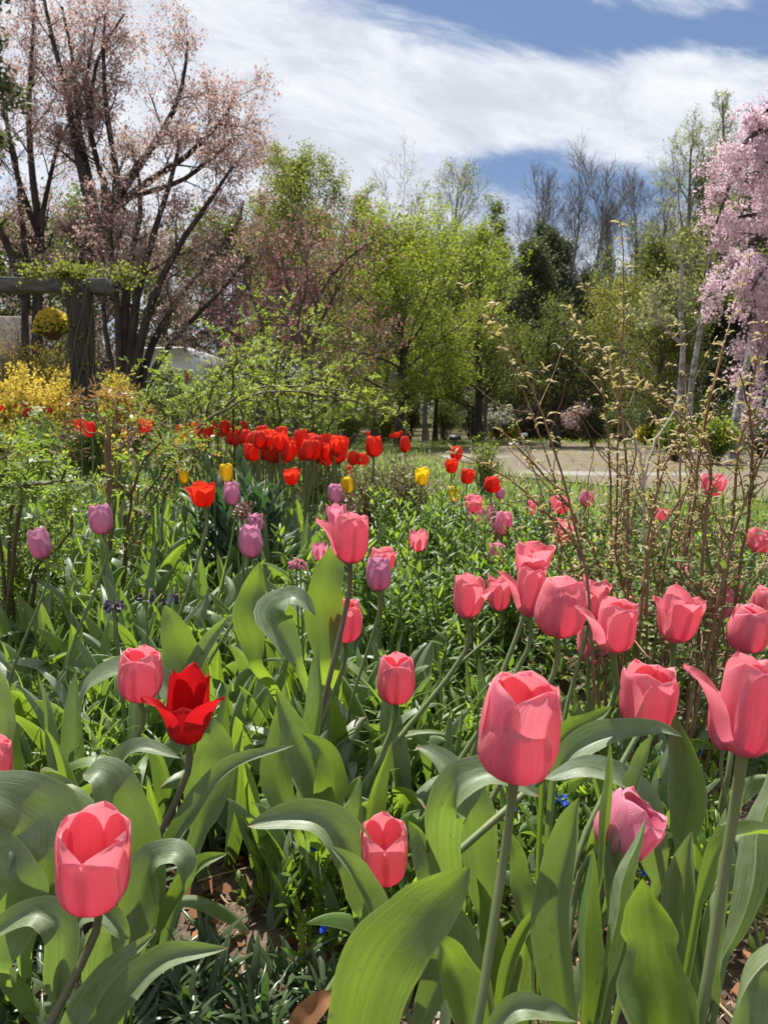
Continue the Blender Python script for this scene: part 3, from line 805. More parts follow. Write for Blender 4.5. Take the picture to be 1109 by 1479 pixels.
def tulip(px, py, wpx, kind, label, group=None, var='cup', hpx=None, stem=None, lean=(0.0, 0.0), leaves=2, seed=0, leafL=(.20, .30), detail=True, realw=None, spin=0.0, brown=False, d=None):
    """px, py, wpx, hpx: the bloom's centre, width and height in the photo; stem: a photo point the stem passes; lean: tilt of the bloom sideways and away"""
    rng = np.random.default_rng(1000 + seed + int(px * 7 + py * 13))
    hpx = hpx or wpx * 1.18
    d = d or FPX * (realw or REALW[kind]) / wpx
    c = at(px, py, d)
    h = hpx / FPX * d
    ax = unit(np.array([math.sin(lean[0]), math.sin(lean[1]), 1.0]))
    fb = c - ax * h * 0.5
    if stem is not None:
        s = at(stem[0], stem[1], d)
        v = s - fb
        k = (fb[2] - float(zg(fb[0], fb[1]))) / max(-v[2], 1e-3)
        gb = fb + v * k
    else:
        gb = fb - np.array([ax[0] * .5, ax[1] * .5, 0]) * fb[2] + np.array([*rng.normal(0, .025, 2), 0])
    gb = on_ground(gb[0], gb[1])
    root = empty('tulip', gb, label, 'tulip', group)
    L = np.linalg.norm(fb - gb)
    mid = (fb + gb) / 2 + np.array([*rng.normal(0, .008, 2), 0])
    pts = spline([gb - [0, 0, .02], gb * .7 + fb * .3 + np.array([*rng.normal(0, .006, 2), 0]), mid, fb - ax * L * .12, fb + ax * h * .03], 14)
    r = np.linspace(.0052, .0040, 14) * min(1.05, (realw or REALW[kind]) / .072)
    r[-2:] *= 1.15
    link('stem', Geo().add(*tubes(pts, r, 8)).mesh('stem', M['stem_brown' if brown else 'stem'], gb), root)
    pet, ctr, whole = flower_meshes(kind, var)
    fl = link('flower', ctr if detail else whole, root, fb - gb)
    q = Vector((0, 0, 1)).rotation_difference(Vector(ax))
    fl.rotation_mode = 'QUATERNION'
    from mathutils import Quaternion
    fl.rotation_quaternion = q @ Quaternion((0, 0, 1), spin)
    # the stock bloom is about 0.86 wide and 1 high
    sw = wpx / FPX * d / SHAPEW.get(var, .86)
    fl.scale = (sw, sw, h * .98)
    if detail:
        for p in pet: link('petal', p, fl)
    for k in range(leaves):
        add_leaf(root, rng, rng.uniform(*leafL), fresh=rng.random() < .3)
    return root
SHAPEW = {'loose2': 1.18, 'gaping': 1.25, 'tight': .80, 'loose': 1.08, 'wide': 1.35, 'flop_left': 1.30, 'flop_right': 1.30, 'lily_red': 1.75, 'ragged': 1.0, 'goblet': .82, 'open_top': .88, 'front_low': .9}

def hand_leaf(root, pts, d, wpx, face=(0, -1, .35), fold=.25, wave=.03, mat='tulip_leaf', prof=(.70, .7), seed=0, name='leaf', twist=0.0, wmin=.35, rag=0.035):
    """a leaf laid along photo points (px, py[, depth offset]); wpx its greatest width; face the way its upper side looks"""
    q = np.array([at(p[0], p[1], d + (p[2] if len(p) > 2 else 0)) for p in pts])
    base = np.array(root.location)
    K, Mv = 22, 11
    P = spline(q, K + 1)
    T = unit(np.gradient(P, axis=0))
    Fv = np.asarray(face, float)
    if Fv.ndim == 2: Fv = spline(Fv, K + 1)
    else: Fv = np.repeat(unit(Fv)[None], K + 1, 0)
    t = np.linspace(0, 1, K + 1); s = np.linspace(-1, 1, Mv)
    S = unit(np.cross(T, Fv)); Nn = unit(np.cross(S, T))
    a = twist * t
    S2 = S * np.cos(a)[:, None] + Nn * np.sin(a)[:, None]; Nn = Nn * np.cos(a)[:, None] - S * np.sin(a)[:, None]; S = S2
    pr = np.sin(math.pi * t ** prof[0]) ** prof[1]
    pr = np.maximum(pr, wmin * (1 - t) ** .5); pr[-1] = .015
    rng = np.random.default_rng(seed)
    wpx = wpx * .86
    hw = wpx / FPX * d * .5 * pr * (1 + .05 * np.sin(7 * t + rng.uniform(0, 6)))
    if P[0, 2] > zg(P[0, 0], P[0, 1]) + .02 and name == 'leaf':      # the leaf's sheath runs on down into the soil
        foot = P[0, :2] * .55 + base[:2] * .45
        e_ = spline([[*foot, float(zg(*foot)) - .02], P[0] * .5 + np.array([*foot, P[0, 2] * .2]) * .5 - T[0] * .01, P[0]], 8)[:-1]
        n_ = len(e_); P = np.concatenate([e_, P]); t = np.concatenate([np.zeros(n_), t]); hw = np.concatenate([np.linspace(.35, .97, n_) * hw[0], hw])
        S = np.concatenate([np.repeat(S[:1], n_, 0), S]); Nn = np.concatenate([np.repeat(Nn[:1], n_, 0), Nn]); K += n_
    if rag: hw = hw * (1 + rag * np.sin(17 * t + 1) * np.minimum(1, 3 * (1 - t)) + rag * .7 * np.sin(31 * t) * t)
    lift = fold * np.abs(s)[None] ** 1.3 * hw[:, None] * 2
    lift = lift + wave * wpx / FPX * d * np.sign(s)[None] * (s ** 2)[None] * np.sin(8 * t[:, None] + rng.uniform(0, 6) + 1.2 * np.sign(s)[None]) * np.minimum(1, 4 * (1 - t))[:, None]
    und = wpx / FPX * d * .07 * np.sin(t * rng.uniform(5, 9) + rng.uniform(0, 6)) * np.minimum(1, 5 * t) + wpx / FPX * d * .05 * np.sin(t * 13 + rng.uniform(0, 6)) * t
    skew = 1 + .10 * np.sign(s)[None] * np.sin(t[:, None] * 5 + rng.uniform(0, 6))
    V = P[:, None] + S[:, None] * (s[None, :, None] * hw[:, None, None] * skew[..., None]) + Nn[:, None] * (lift + und[:, None])[..., None]
    uv = np.stack(np.meshgrid(s * .5 + .5, t), -1)
    return link(name, Geo().add(V, gridf(Mv, K + 1), uv).mesh('leaf', M[mat], base), root)

# --- the nearest tulips
t_front_left = tulip(135, 1252, 105, 'pink', 'large pink tulip low at the front, its wide open cup showing a deep pink inside', None, 'open_top', 135, (105, 1385), (.10, -.14), 0, brown=True)
t_short = tulip(555, 1234, 68, 'pink', 'short pink cup tulip with pale rims above the broad sunlit leaf', None, 'open_top', 88, (566, 1330), (-.02, -.12), 0, realw=.056)
t_front = tulip(750, 1055, 122, 'pink', 'largest pink tulip, egg shaped, with one short outer petal folded low', None, 'front_low', 146, (708, 1270), (.08, -.06), 0)
t_right_mid = tulip(936, 1009, 78, 'pink', 'pink tulip goblet between the largest tulip and the big edge tulip', None, 'cup2', 94, (912, 1110), (.06, -.05), 2, leafL=(.16, .22), brown=True)
t_edge = tulip(1082, 1022, 128, 'pink', 'big open pink tulip at the picture edge with one petal stretched outward', None, 'flop_left', 140, (1035, 1250), (.10, .02), 0)
t_edge_bud = tulip(1042, 1042, 40, 'pink', 'slim half closed pink tulip bloom tucked beside the big open edge tulip', None, 'tight', 84, (1050, 1120), (-.08, 0), 0, realw=.032)
t_lying = tulip(905, 1196, 84, 'rose', 'mauve pink tulip leaning over behind an upright leaf near the blue flowers', None, 'cup2', 92, (868, 1262), (.85, -.10), 0, realw=.062)
t_red = tulip(272, 1022, 124, 'red', 'deep red tulip with pointed petals flaring out beside the pink cup', None, 'lily_red', 104, (245, 1140), (.05, .06), 1, realw=.112, leafL=(.16, .2), brown=True)
tulip(203, 976, 64, 'pink', 'pink cup tulip just behind the deep red flaring tulip', None, 'cup', 76, (178, 1065), (.08, -.08), 2, leafL=(.16, .22), realw=.064)
tulip(572, 982, 56, 'pink', 'pink cup tulip alone in the leaves above the short pink cup', None, 'cup', 70, (556, 1060), (.03, -.08), 3)
tulip(497, 897, 52, 'pink', 'pink cup tulip crossed by the brown stem of a taller one', None, 'cup2', 62, (487, 970), (.0, -.05), 2)
tulip(507, 778, 74, 'pink', 'tall pink tulip with one petal sticking out, on a brown stem over a wide leaf', None, 'flop_left', 72, (497, 860), (.06, 0), 2, brown=True, realw=.09)
tulip(-12, 1100, 58, 'pink', 'pink tulip cut by the picture edge above the dark wide leaves', None, 'cup', 68, (-25, 1200), (.1, 0), 0, d=.93)
LIST = [
 (547, 829, 38, 50, 'lilac', 'pointed', 'pale mauve tulip in front of a pink one, below the tall pink tulip', (535, 900)),
 (553, 808, 40, 34, 'pink', 'loose', 'open pink tulip directly behind the pale mauve one', None),
 (362, 782, 36, 48, 'lilac', 'pointed', 'mauve tulip with pale petal rims above an orange tinted leaf', (352, 840)),
 (369, 755, 25, 26, 'lilac', 'pointed', 'small mauve tulip peeping out behind the pale rimmed mauve one', None),
 (146, 750, 34, 44, 'lilac', 'goblet', 'mauve egg shaped tulip standing in the leaves by the rose bush', (138, 820)),
 (58, 785, 33, 45, 'lilac', 'pointed', 'mauve tulip with three pointed tips, outermost beside the rose bush', (50, 850)),
 (335, 713, 25, 36, 'lilac', 'pointed', 'mauve tulip next to the open scarlet one under the yellow tulip', (330, 770)),
 (293, 714, 42, 37, 'scarlet', 'wide', 'open scarlet tulip beside a mauve one and below a yellow one', (284, 770)),
 (421, 688, 26, 25, 'scarlet', 'wide', 'single open scarlet tulip in front of the long red drift', None),
 (604, 780, 32, 33, 'pink', 'ragged', 'lone small pink tulip with a frayed rim in mid bed greenery', (592, 830)),
 (484, 713, 22, 28, 'lilac', 'goblet', 'small mauve tulip beside the low yellow tulip', None),
 (485, 743, 32, 34, 'rose', 'ragged', 'ruffled mauve pink tulip above the tall pink tulip', None),
 (461, 796, 26, 28, 'rose', 'ragged', 'spiky faded pink bloom beside the wide leaf of the tall pink tulip', None),
 (684, 727, 27, 24, 'pink', 'loose', 'frilled pink tulip on top of the small pink trio', None),
 (686, 745, 22, 30, 'rose', 'goblet', 'pink tulip at the near side of the small trio', (680, 800)),
 (704, 744, 20, 29, 'rose', 'goblet', 'pink tulip with a rounded tip at the far side of the small trio', None),
 (727, 756, 26, 36, 'rose', 'goblet', 'rounded rose pink tulip standing just past the small trio', (716, 830)),
 (712, 767, 20, 26, 'rose', 'goblet', 'rose tulip half hidden by the rounded one next to the trio', None),
 (680, 770, 15, 19, 'lilac', 'pointed', 'tiny pale mauve tulip under the pink trio', None),
 (716, 799, 27, 29, 'rose', 'cup', 'squat rose tulip below the rounded one, above the pink crowd', (706, 860)),
 (672, 811, 20, 22, 'pink', 'goblet', 'small pink egg tulip above another at the edge of the pink crowd', None),
 (663, 829, 26, 27, 'pink', 'cup', 'small round pink tulip touching the top of the outer crowd tulip', None),
 (676, 862, 62, 62, 'pink', 'flop_right', 'pink tulip at the outer end of the crowd with a petal hanging open', (655, 920)),
 (721, 856, 42, 52, 'pink', 'gaping', 'pink tulip tucked behind the outer end one of the crowd', (690, 920)),
 (716, 893, 25, 24, 'pink', 'pointed', 'little low pink tulip bloom hanging beneath the crowd', None),
 (769, 808, 62, 52, 'pink', 'gaping', 'topmost open pink tulip of the dense crowd', (752, 880)),
 (766, 853, 64, 76, 'pink', 'flop_left', 'pink tulip in the crowd reaching one long petal toward its neighbour', (742, 930)),
 (809, 878, 72, 84, 'pink', 'wrapped', 'large pink tulip cup at the middle of the crowd', (786, 960)),
 (856, 864, 50, 60, 'pink', 'loose2', 'pink tulip behind the two largest blooms of the crowd', (840, 940)),
 (889, 905, 84, 76, 'pink', 'flop_left', 'big pink tulip leaning out at the woody side of the crowd', (868, 960)),
 (856, 930, 48, 58, 'pink', 'loose', 'pink tulip hanging low beneath the big leaning one', None),
 (911, 878, 36, 30, 'pink', 'cup', 'pink tulip partly hidden behind the big leaning one', None),
 (980, 891, 68, 76, 'pink', 'loose2', 'open pink tulip in front of the brown woody stems', (962, 950)),
 (1038, 870, 38, 52, 'pink', 'goblet', 'slender pink tulip among the woody stems near the edge', (1028, 930)),
 (1061, 862, 32, 42, 'pink', 'loose', 'pink tulip behind the slender one among woody stems', None),
 (1080, 909, 58, 66, 'pink', 'wrapped', 'round pink tulip before the pair close to the picture edge', (1068, 970)),
 (1104, 874, 42, 50, 'pink', 'cup', 'pink tulip cut by the edge behind the round one', None),
 (1096, 781, 36, 34, 'pink', 'loose', 'pale pink tulip above the edge cluster, behind a woody stem', None),
 (1029, 700, 36, 33, 'pink', 'loose', 'coral pink tulip high among the canes with the clearing behind', None),
 (955, 742, 27, 20, 'pink', 'wide', 'small pink tulip glimpsed through the canes over dense leaves', None),
 (809, 729, 30, 25, 'pink', 'loose', 'upper pink tulip of the pair behind the outer canes', None),
 (813, 766, 36, 36, 'pink', 'wide', 'lower wide pink tulip of the pair behind the outer canes', None),
 (847, 720, 21, 24, 'rose', 'pointed', 'small pale pink tulip between thin canes below the clearing', None),
 (767, 733, 17, 22, 'pink', 'pointed', 'narrow pink tulip at the foot of the outermost arching cane', None),
 (839, 762, 15, 18, 'rose', 'goblet', 'tiny rose tulip beside the wide one behind the canes', None),
 (879, 829, 17, 27, 'pink', 'goblet', 'narrow pink tulip inside the woody tangle behind the crowd', None),
 (987, 820, 25, 17, 'rose', 'loose', 'faded pink tulip low in the tangle above the open one', None),
 (722, 713, 14, 17, 'lilac', 'goblet', 'tiny mauve tulip under the last scarlet one by the clearing', None),
 (327, 683, 20, 27, 'yellow', 'cup', 'yellow tulip standing above the open scarlet one', (322, 730)),
 (266, 688, 16, 24, 'yellow', 'tight', 'greenish yellow tulip still closed, beside the open scarlet one', None),
 (501, 701, 20, 23, 'yellow', 'cup', 'low yellow tulip beside two small mauve ones', None),
 (609, 688, 22, 26, 'yellow', 'loose', 'bright yellow tulip in front of the pale leaved low bush', None),
 (655, 714, 18, 23, 'yellow', 'cup', 'yellow tulip nearest the clearing below the scarlet trio', None),
 (585, 642, 17, 24, 'scarlet', 'tight', 'upright scarlet tulip standing alone near the arching cane tip', None),
 (540, 645, 25, 30, 'scarlet', 'cup', 'tall scarlet tulip closing the end of the long red drift', None),
 (510, 662, 17, 20, 'scarlet', 'cup', 'scarlet tulip low at the end of the red drift', None),
 (524, 664, 17, 20, 'scarlet', 'cup2', 'scarlet tulip touching the tall end one of the drift', None),
 (505, 679, 15, 14, 'scarlet', 'tight', 'small scarlet bloom just over the low yellow tulip', None),
 (659, 655, 18, 20, 'scarlet', 'cup', 'topmost of three scarlet tulips in a column by the clearing', None),
 (652, 673, 20, 21, 'scarlet', 'loose', 'middle scarlet tulip in the column by the clearing', None),
 (675, 688, 19, 22, 'scarlet', 'cup2', 'lowest scarlet tulip of the column by the clearing', None),
 (711, 700, 25, 23, 'scarlet', 'cup', 'scarlet tulip farthest out by the arching canes', None),
 (129, 620, 21, 22, 'scarlet', 'cup', 'red tulip beside the bronze leaved shrub stem', None),
 (115, 613, 17, 16, 'scarlet', 'loose', 'red tulip just above another at the bronze leaved shrub', None),
 (210, 615, 22, 20, 'scarlet', 'loose', 'red tulip between the bronze shrub and the red drift', None),
]
for i, (x, y, wp, hp, kd, var, lab, st) in enumerate(LIST):
    tulip(x, y, wp, kd, lab, None, var, hp, st, ((x - 500) / 3500 + .03 * math.sin(i * 2.1), -.05 + .05 * math.sin(i * 1.7)), 2 if wp > 22 else 1, i, (.17, .27), wp > 16, realw=.062 if (x > 1020 and 760 < y < 900 and wp > 30) else None, spin=(i * 1.3) % 6.28 if var not in ('flop_left', 'flop_right') else (i * .37) % .5)
# the long red drift
DR = 'scarlet tulips massed in the long red drift'
rd = np.random.default_rng(21)
drift = [(270, 620, 13), (280, 618, 13), (290, 619, 14), (300, 621, 13), (312, 622, 13), (263, 632, 12), (320, 624, 14), (335, 622, 14), (334, 633, 15), (300, 627, 15), (286, 626, 15), (276, 634, 14), (308, 616, 14), (325, 617, 15), (345, 628, 15), (352, 618, 15), (342, 637, 15), (295, 614, 14), (256, 622, 13)]
for k in range(60):
    u = rd.random()
    drift.append((360 + 135 * u + rd.normal(0, 4), 632 + 14 * u + rd.uniform(-10, 24) * (1 - .35 * u), rd.uniform(17, 23)))
for i, (x, y, wp) in enumerate(drift):
    tulip(x, y, wp, 'scarlet', 'scarlet tulip packed in the long red drift before the green thicket', DR, ['cup', 'cup2', 'loose', 'tight'][i % 4], wp * rd.uniform(1.1, 1.4), None, (rd.normal(0, .08), rd.normal(0, .08)), 1, 300 + i, (.17, .25), False, spin=rd.uniform(0, 6), realw=.07)
# far small red tulips under the pergola
for i, (x, y, wp) in enumerate([(3, 590, 9), (21, 586, 7), (35, 585, 8), (41, 592, 8), (37, 598, 8), (65, 590, 8), (72, 594, 8), (53, 611, 7), (30, 590, 7), (82, 628, 8), (180, 627, 11), (190, 632, 9), (268, 640, 10), (254, 648, 9)]):
    tulip(x, y, wp, 'scarlet', 'tiny far red tulip in the bed under the wooden pergola', 'far red tulips under the pergola', 'cup', wp * 1.1, None, (0, 0), 1, 400 + i, (.2, .3), False, realw=.052)
# orange tulips beyond the drift
for i, (x, y, wp) in enumerate([(573, 628, 9), (566, 630, 8), (531, 626, 7), (579, 625, 7)]):
    tulip(x, y, wp, 'scarlet', 'small far orange red tulip beyond the end of the drift', 'far orange tulips', 'loose', wp * .9, None, (0, 0), 1, 450 + i, (.2, .3), False, realw=.062)

# ------------------------------------------------------------------ broad leaves of the nearest tulips, laid where the photo shows them
UPF = (0, -.35, 1); CAMF = (0, -1, .35)
# leaves of the short pink tulip: the broad sunlit leaf in front and the narrow ones
hand_leaf(t_short, [(505, 1570), (528, 1450), (556, 1380), (602, 1328), (640, 1290), (678, 1254)], .70, 138, (.25, -1, .25), .10, .03, 'tulip_leaf_fresh', (.56, .62), 1, twist=.25, wmin=.5)
hand_leaf(t_short, [(560, 1420), (540, 1320), (512, 1262), (476, 1222)], .86, 44, (.8, -1, .5), .55, .05, 'tulip_leaf', seed=2)
hand_leaf(t_short, [(600, 1500), (650, 1370), (640, 1270), (612, 1215), (590, 1186)], .84, 62, (-.7, -1, .3), .5, .05, 'tulip_leaf', seed=3)
# leaves of the largest tulip
hand_leaf(t_front, [(690, 1540), (668, 1440), (645, 1380), (618, 1352)], .74, 74, (.5, -1, .4), .35, .05, 'tulip_leaf_fresh', seed=4)
hand_leaf(t_front, [(700, 1540), (690, 1440), (668, 1340), (640, 1290)], .80, 58, (-.2, -1, .2), .3, .065, 'tulip_leaf', seed=5)
hand_leaf(t_front, [(660, 1330, .1), (640, 1220, .05), (655, 1145), (700, 1120), (745, 1130), (778, 1152)], .80, 74, [(0, -1, .2), (.2, -1, .4), (0, -.5, 1), (0, -.45, 1), (0, -.5, 1), (0, -.5, 1)], .22, .05, 'tulip_leaf', (.62, .6), 6)
hand_leaf(t_front, [(700, 1320, .12), (690, 1230, .1), (676, 1160, .08), (640, 1105, .1), (600, 1080, .12)], .92, 74, [(0, -1, .2), (0, -1, .3), (0, -.6, 1), (0, -.42, 1), (0, -.45, 1)], .2, .065, 'tulip_leaf', seed=7)
hand_leaf(t_front, [(715, 1500), (735, 1400), (760, 1340), (792, 1298)], .84, 26, (-.6, -1, .4), .5, .05, 'tulip_leaf_fresh', seed=8)
# arching pale leaves between the largest tulip and its neighbour
hand_leaf(t_right_mid, [(950, 1270, .05), (930, 1170, .03), (890, 1128), (840, 1110), (785, 1122)], .86, 66, [(0, -1, .2), (0, -.7, .6), (0, -.42, 1), (0, -.45, 1), (0, -.5, 1)], .14, .065, 'tulip_leaf', (.6, .6), 9)
hand_leaf(t_right_mid, [(800, 1120), (830, 1085), (880, 1062), (940, 1058), (985, 1064)], .92, 48, (0, -.6, 1), .35, .04, 'tulip_leaf', seed=10)
hand_leaf(t_right_mid, [(786, 1105), (820, 1060), (855, 1040), (884, 1022)], .95, 34, (0, -.7, 1), .4, .05, 'tulip_leaf_fresh', seed=11)
hand_leaf(t_right_mid, [(898, 1230), (916, 1150), (930, 1100), (944, 1062)], .86, 34, (-1, -.6, .3), .6, .05, 'tulip_leaf', seed=12)
hand_leaf(t_right_mid, [(860, 1290), (866, 1180), (872, 1120), (880, 1070)], .80, 24, (1, -.7, .2), .6, .01, 'tulip_leaf_fresh', seed=13)
# leaves around the leaning mauve tulip
hand_leaf(t_lying, [(845, 1520), (835, 1420), (838, 1320), (856, 1225)], .72, 50, (.3, -1, .2), 0.70, .05, 'tulip_leaf_fresh', (.75, .7), 14, twist=-0.60)
hand_leaf(t_lying, [(830, 1540), (812, 1420), (806, 1300), (826, 1200), (836, 1152)], .77, 64, (-.4, -1, .15), 0.60, .04, 'tulip_leaf', (.75, .7), 15, twist=0.35)
hand_leaf(t_lying, [(868, 1420), (880, 1320), (895, 1250), (930, 1182)], .71, 40, (.5, -1, .2), 0.70, .05, 'tulip_leaf', seed=16, twist=-0.45)
hand_leaf(t_lying, [(880, 1420), (892, 1300), (885, 1240), (890, 1190)], .80, 44, (.2, -1, .2), 0.55, .04, 'tulip_leaf', seed=17, twist=0.60)
# leaves of the big edge tulip
hand_leaf(t_edge, [(965, 1580), (958, 1460), (945, 1380), (935, 1320), (928, 1268)], .66, 112, (-.1, -1, .12), 0.55, .20, 'tulip_leaf_fresh', (.66, .66), 18, wmin=.6, rag=.16, twist=0.50)
hand_leaf(t_edge, [(1035, 1600), (1052, 1480), (1085, 1400), (1150, 1330)], .68, 130, (.35, -1, .3), 0.34, .065, 'tulip_leaf', (.62, .6), 19, wmin=.5, twist=-0.60)
hand_leaf(t_edge, [(990, 1520), (985, 1400), (985, 1290), (1000, 1200)], .80, 70, (-.3, -1, .15), 0.55, .06, 'tulip_leaf', seed=20, twist=0.35)
hand_leaf(t_edge, [(1040, 1380), (1060, 1260), (1085, 1170), (1112, 1090)], .80, 54, (.6, -1, .2), 0.70, .065, 'tulip_leaf', seed=21, twist=-0.45)
hand_leaf(t_edge, [(1010, 1300), (1040, 1225), (1090, 1205), (1150, 1220)], .72, 36, (0, -.5, 1), 0.50, .065, 'tulip_leaf_fresh', seed=22, twist=0.60)
hand_leaf(t_edge, [(985, 1225), (1000, 1150), (990, 1080), (975, 1030)], .98, 60, (-.5, -1, .3), 0.60, .05, 'tulip_leaf', seed=23, twist=0.50)
hand_leaf(t_edge, [(1025, 1460), (1010, 1370), (1020, 1300), (1052, 1240)], .78, 50, (.6, -1, .3), 0.60, .065, 'tulip_leaf', seed=24, twist=-0.60)
# leaves of the front tulip at the left
hand_leaf(t_front_left, [(88, 1440, .02), (92, 1350), (60, 1318), (10, 1338), (-60, 1390)], .78, 60, [(0, -1, .3), (0, -.9, .6), (0, -.75, 1), (0, -.6, 1), (0, -.6, 1)], .30, .065, 'tulip_leaf', (.55, .55), 25)
hand_leaf(t_front_left, [(92, 1440), (104, 1340), (140, 1318), (172, 1340), (188, 1356)], .80, 46, [(0, -1, .3), (0, -.9, .6), (0, -.6, 1), (0, -.6, 1), (0, -.8, .8)], .3, .065, 'tulip_leaf', (.6, .6), 26)
hand_leaf(t_front_left, [(75, 1560), (120, 1470), (165, 1400), (228, 1345)], .74, 48, (-.6, -1, .5), .45, .065, 'tulip_leaf', seed=27)
hand_leaf(t_front_left, [(110, 1560), (175, 1450), (240, 1385), (330, 1370)], .76, 56, (-.3, -.8, .8), .3, .065, 'tulip_leaf', seed=28)
hand_leaf(t_front_left, [(140, 1440, .08), (150, 1370, .06), (175, 1320, .05), (150, 1300, .05)], .84, 70, (.2, -.8, .7), .2, .05, 'tulip_leaf', seed=29)
# leaves of the deep red tulip
hand_leaf(t_red, [(205, 1340), (200, 1260), (180, 1180), (150, 1125), (120, 1118)], .92, 100, [(0, -1, .4), (0, -1, .5), (0, -.8, .8), (0, -.5, 1), (0, -.45, 1)], .2, .06, 'tulip_leaf', (.6, .6), 30)
hand_leaf(t_red, [(228, 1250), (270, 1185), (330, 1115), (424, 1074)], 1.0, 42, (-.4, -.7, .9), .35, .065, 'tulip_leaf', seed=31)
hand_leaf(t_red, [(200, 1350), (204, 1290), (222, 1240), (260, 1238), (268, 1290)], .88, 66, [(-.2, -1, .3), (0, -1, .4), (0, -.6, 1), (.4, -.4, 1), (.8, -.6, .4)], .25, .09, 'tulip_leaf', (.65, .6), 32)
hand_leaf(t_red, [(230, 1345), (262, 1290), (290, 1250), (328, 1232)], .90, 34, (-.5, -.8, .6), .4, .065, 'tulip_leaf_fresh', seed=33)
hand_leaf(t_red, [(290, 1200), (306, 1120), (310, 1070), (300, 1030)], 1.08, 78, (0, -1, .35), .2, .065, 'tulip_leaf', seed=34)
hand_leaf(t_red, [(150, 1180), (170, 1110), (205, 1080), (260, 1098)], 1.02, 44, (0, -.4, 1), .3, .065, 'tulip_leaf', seed=35)

BLIND = 'tulip plants with leaves only, no bloom'
def blind(px, py, label, rz=0):
    g_ = ground_at(px, py)
    return empty('tulip_plant', on_ground(g_[0], g_[1]), label, 'tulip plant', None)
b = blind(28, 1300, 'flowerless tulip with dark broad leaves at the picture edge, by the front pink cup')
hand_leaf(b, [(40, 1330), (72, 1240), (60, 1180), (0, 1150), (-60, 1150)], .84, 124, [(0, -1, .2), (.2, -1, .25), (0, -1, .5), (0, -.8, .8), (0, -.8, .8)], .12, .065, 'tulip_leaf', (.6, .6), 40)
hand_leaf(b, [(45, 1330), (95, 1240), (112, 1180), (80, 1150), (70, 1190)], .88, 74, [(0, -1, .2), (0, -1, .2), (0, -.4, 1), (0, .2, 1), (0, 1, .4)], .2, .04, 'tulip_leaf_fresh', (.65, .6), 41)
hand_leaf(b, [(0, 1400), (22, 1300), (10, 1240), (-40, 1170)], .82, 90, (.4, -1, .2), .15, .05, 'tulip_leaf', seed=42)
hand_leaf(b, [(50, 1260, .06), (90, 1165, .06), (70, 1135, .06), (30, 1140, .06)], .92, 50, (0, -.5, 1), .3, .065, 'tulip_leaf', seed=43)
b = blind(520, 1300, 'flowerless tulip whose arching dark leaf points away beside the short pink cup')
hand_leaf(b, [(530, 1320), (516, 1240), (470, 1190), (410, 1180), (358, 1194)], .92, 70, [(.2, -1, .2), (0, -1, .4), (0, -.8, .7), (0, -.7, .8), (0, -.7, .8)], .25, .05, 'tulip_leaf', (.6, .65), 44)
hand_leaf(b, [(525, 1300), (530, 1220), (540, 1150), (566, 1070)], .98, 40, (.5, -1, .2), .5, .05, 'tulip_leaf_fresh', seed=45)
hand_leaf(b, [(515, 1300), (512, 1220), (522, 1160), (520, 1120)], .96, 36, (-.6, -1, .2), .5, .05, 'tulip_leaf', seed=46)
b = blind(446, 1190, 'flowerless tulip with tall twisted leaves left of the lone pink cup')
hand_leaf(b, [(470, 1210), (450, 1120), (425, 1060), (398, 996)], 1.1, 62, (.4, -1, .2), .4, .06, 'tulip_leaf', seed=47)
hand_leaf(b, [(460, 1210), (480, 1140), (470, 1090), (436, 1060)], 1.08, 58, (-.2, -1, .4), .3, .06, 'tulip_leaf_fresh', seed=48)
hand_leaf(b, [(450, 1210), (450, 1100), (462, 1010), (458, 930)], 1.16, 42, (-.5, -1, .1), .5, .065, 'tulip_leaf', seed=49)
hand_leaf(b, [(430, 1200), (400, 1120), (405, 1050), (412, 985)], 1.14, 50, (.2, -1, .1), .4, .065, 'tulip_leaf', seed=50)
b = blind(262, 1010, 'flowerless tulip with one broad upright sunlit leaf behind the deep red bloom')
hand_leaf(b, [(280, 1030), (272, 970), (256, 915), (238, 874)], 1.2, 66, (.2, -1, .15), .2, .05, 'tulip_leaf_fresh', seed=51, wmin=.5)
hand_leaf(b, [(285, 1030), (225, 985), (180, 965), (130, 985), (115, 1050)], 1.15, 52, [(0, -1, .3), (0, -.5, 1), (0, -.45, 1), (-.6, -.5, .5), (-1, -.6, 0)], .2, .065, 'tulip_leaf', (.6, .6), 52)
hand_leaf(b, [(285, 1060), (275, 1000), (300, 930), (330, 890)], 1.2, 36, (-.3, -1, .3), .4, .065, 'tulip_leaf', seed=53)
b = blind(468, 960, 'flowerless tulip with a wide upright leaf behind the tall pink tulip')
hand_leaf(b, [(475, 960), (470, 890), (474, 830), (490, 780)], 1.5, 66, (.1, -1, .1), .15, .05, 'tulip_leaf_fresh', seed=54, wmin=.5)
hand_leaf(b, [(430, 960), (395, 890), (420, 860), (455, 890)], 1.42, 60, (0, -.5, 1), .2, .065, 'tulip_leaf', seed=55)
hand_leaf(b, [(370, 960), (362, 900), (370, 850), (376, 812)], 1.5, 52, (-.1, -1, .15), .2, .05, 'tulip_leaf_fresh', seed=56, wmin=.5)
b = blind(770, 1500, 'flowerless tulip with low flat leaves at the foot of the largest tulip')
hand_leaf(b, [(700, 1500), (740, 1458), (790, 1462), (835, 1475)], .70, 40, (0, -.7, 1), .3, .04, 'tulip_leaf', seed=57)
hand_leaf(b, [(760, 1330, .1), (750, 1290, .1), (745, 1240, .1), (735, 1200, .1)], .86, 46, (.3, -1, .1), .4, .065, 'tulip_leaf', seed=58)
b = blind(-10, 1090, 'flowerless tulip with a dark leaf standing upright at the picture edge')
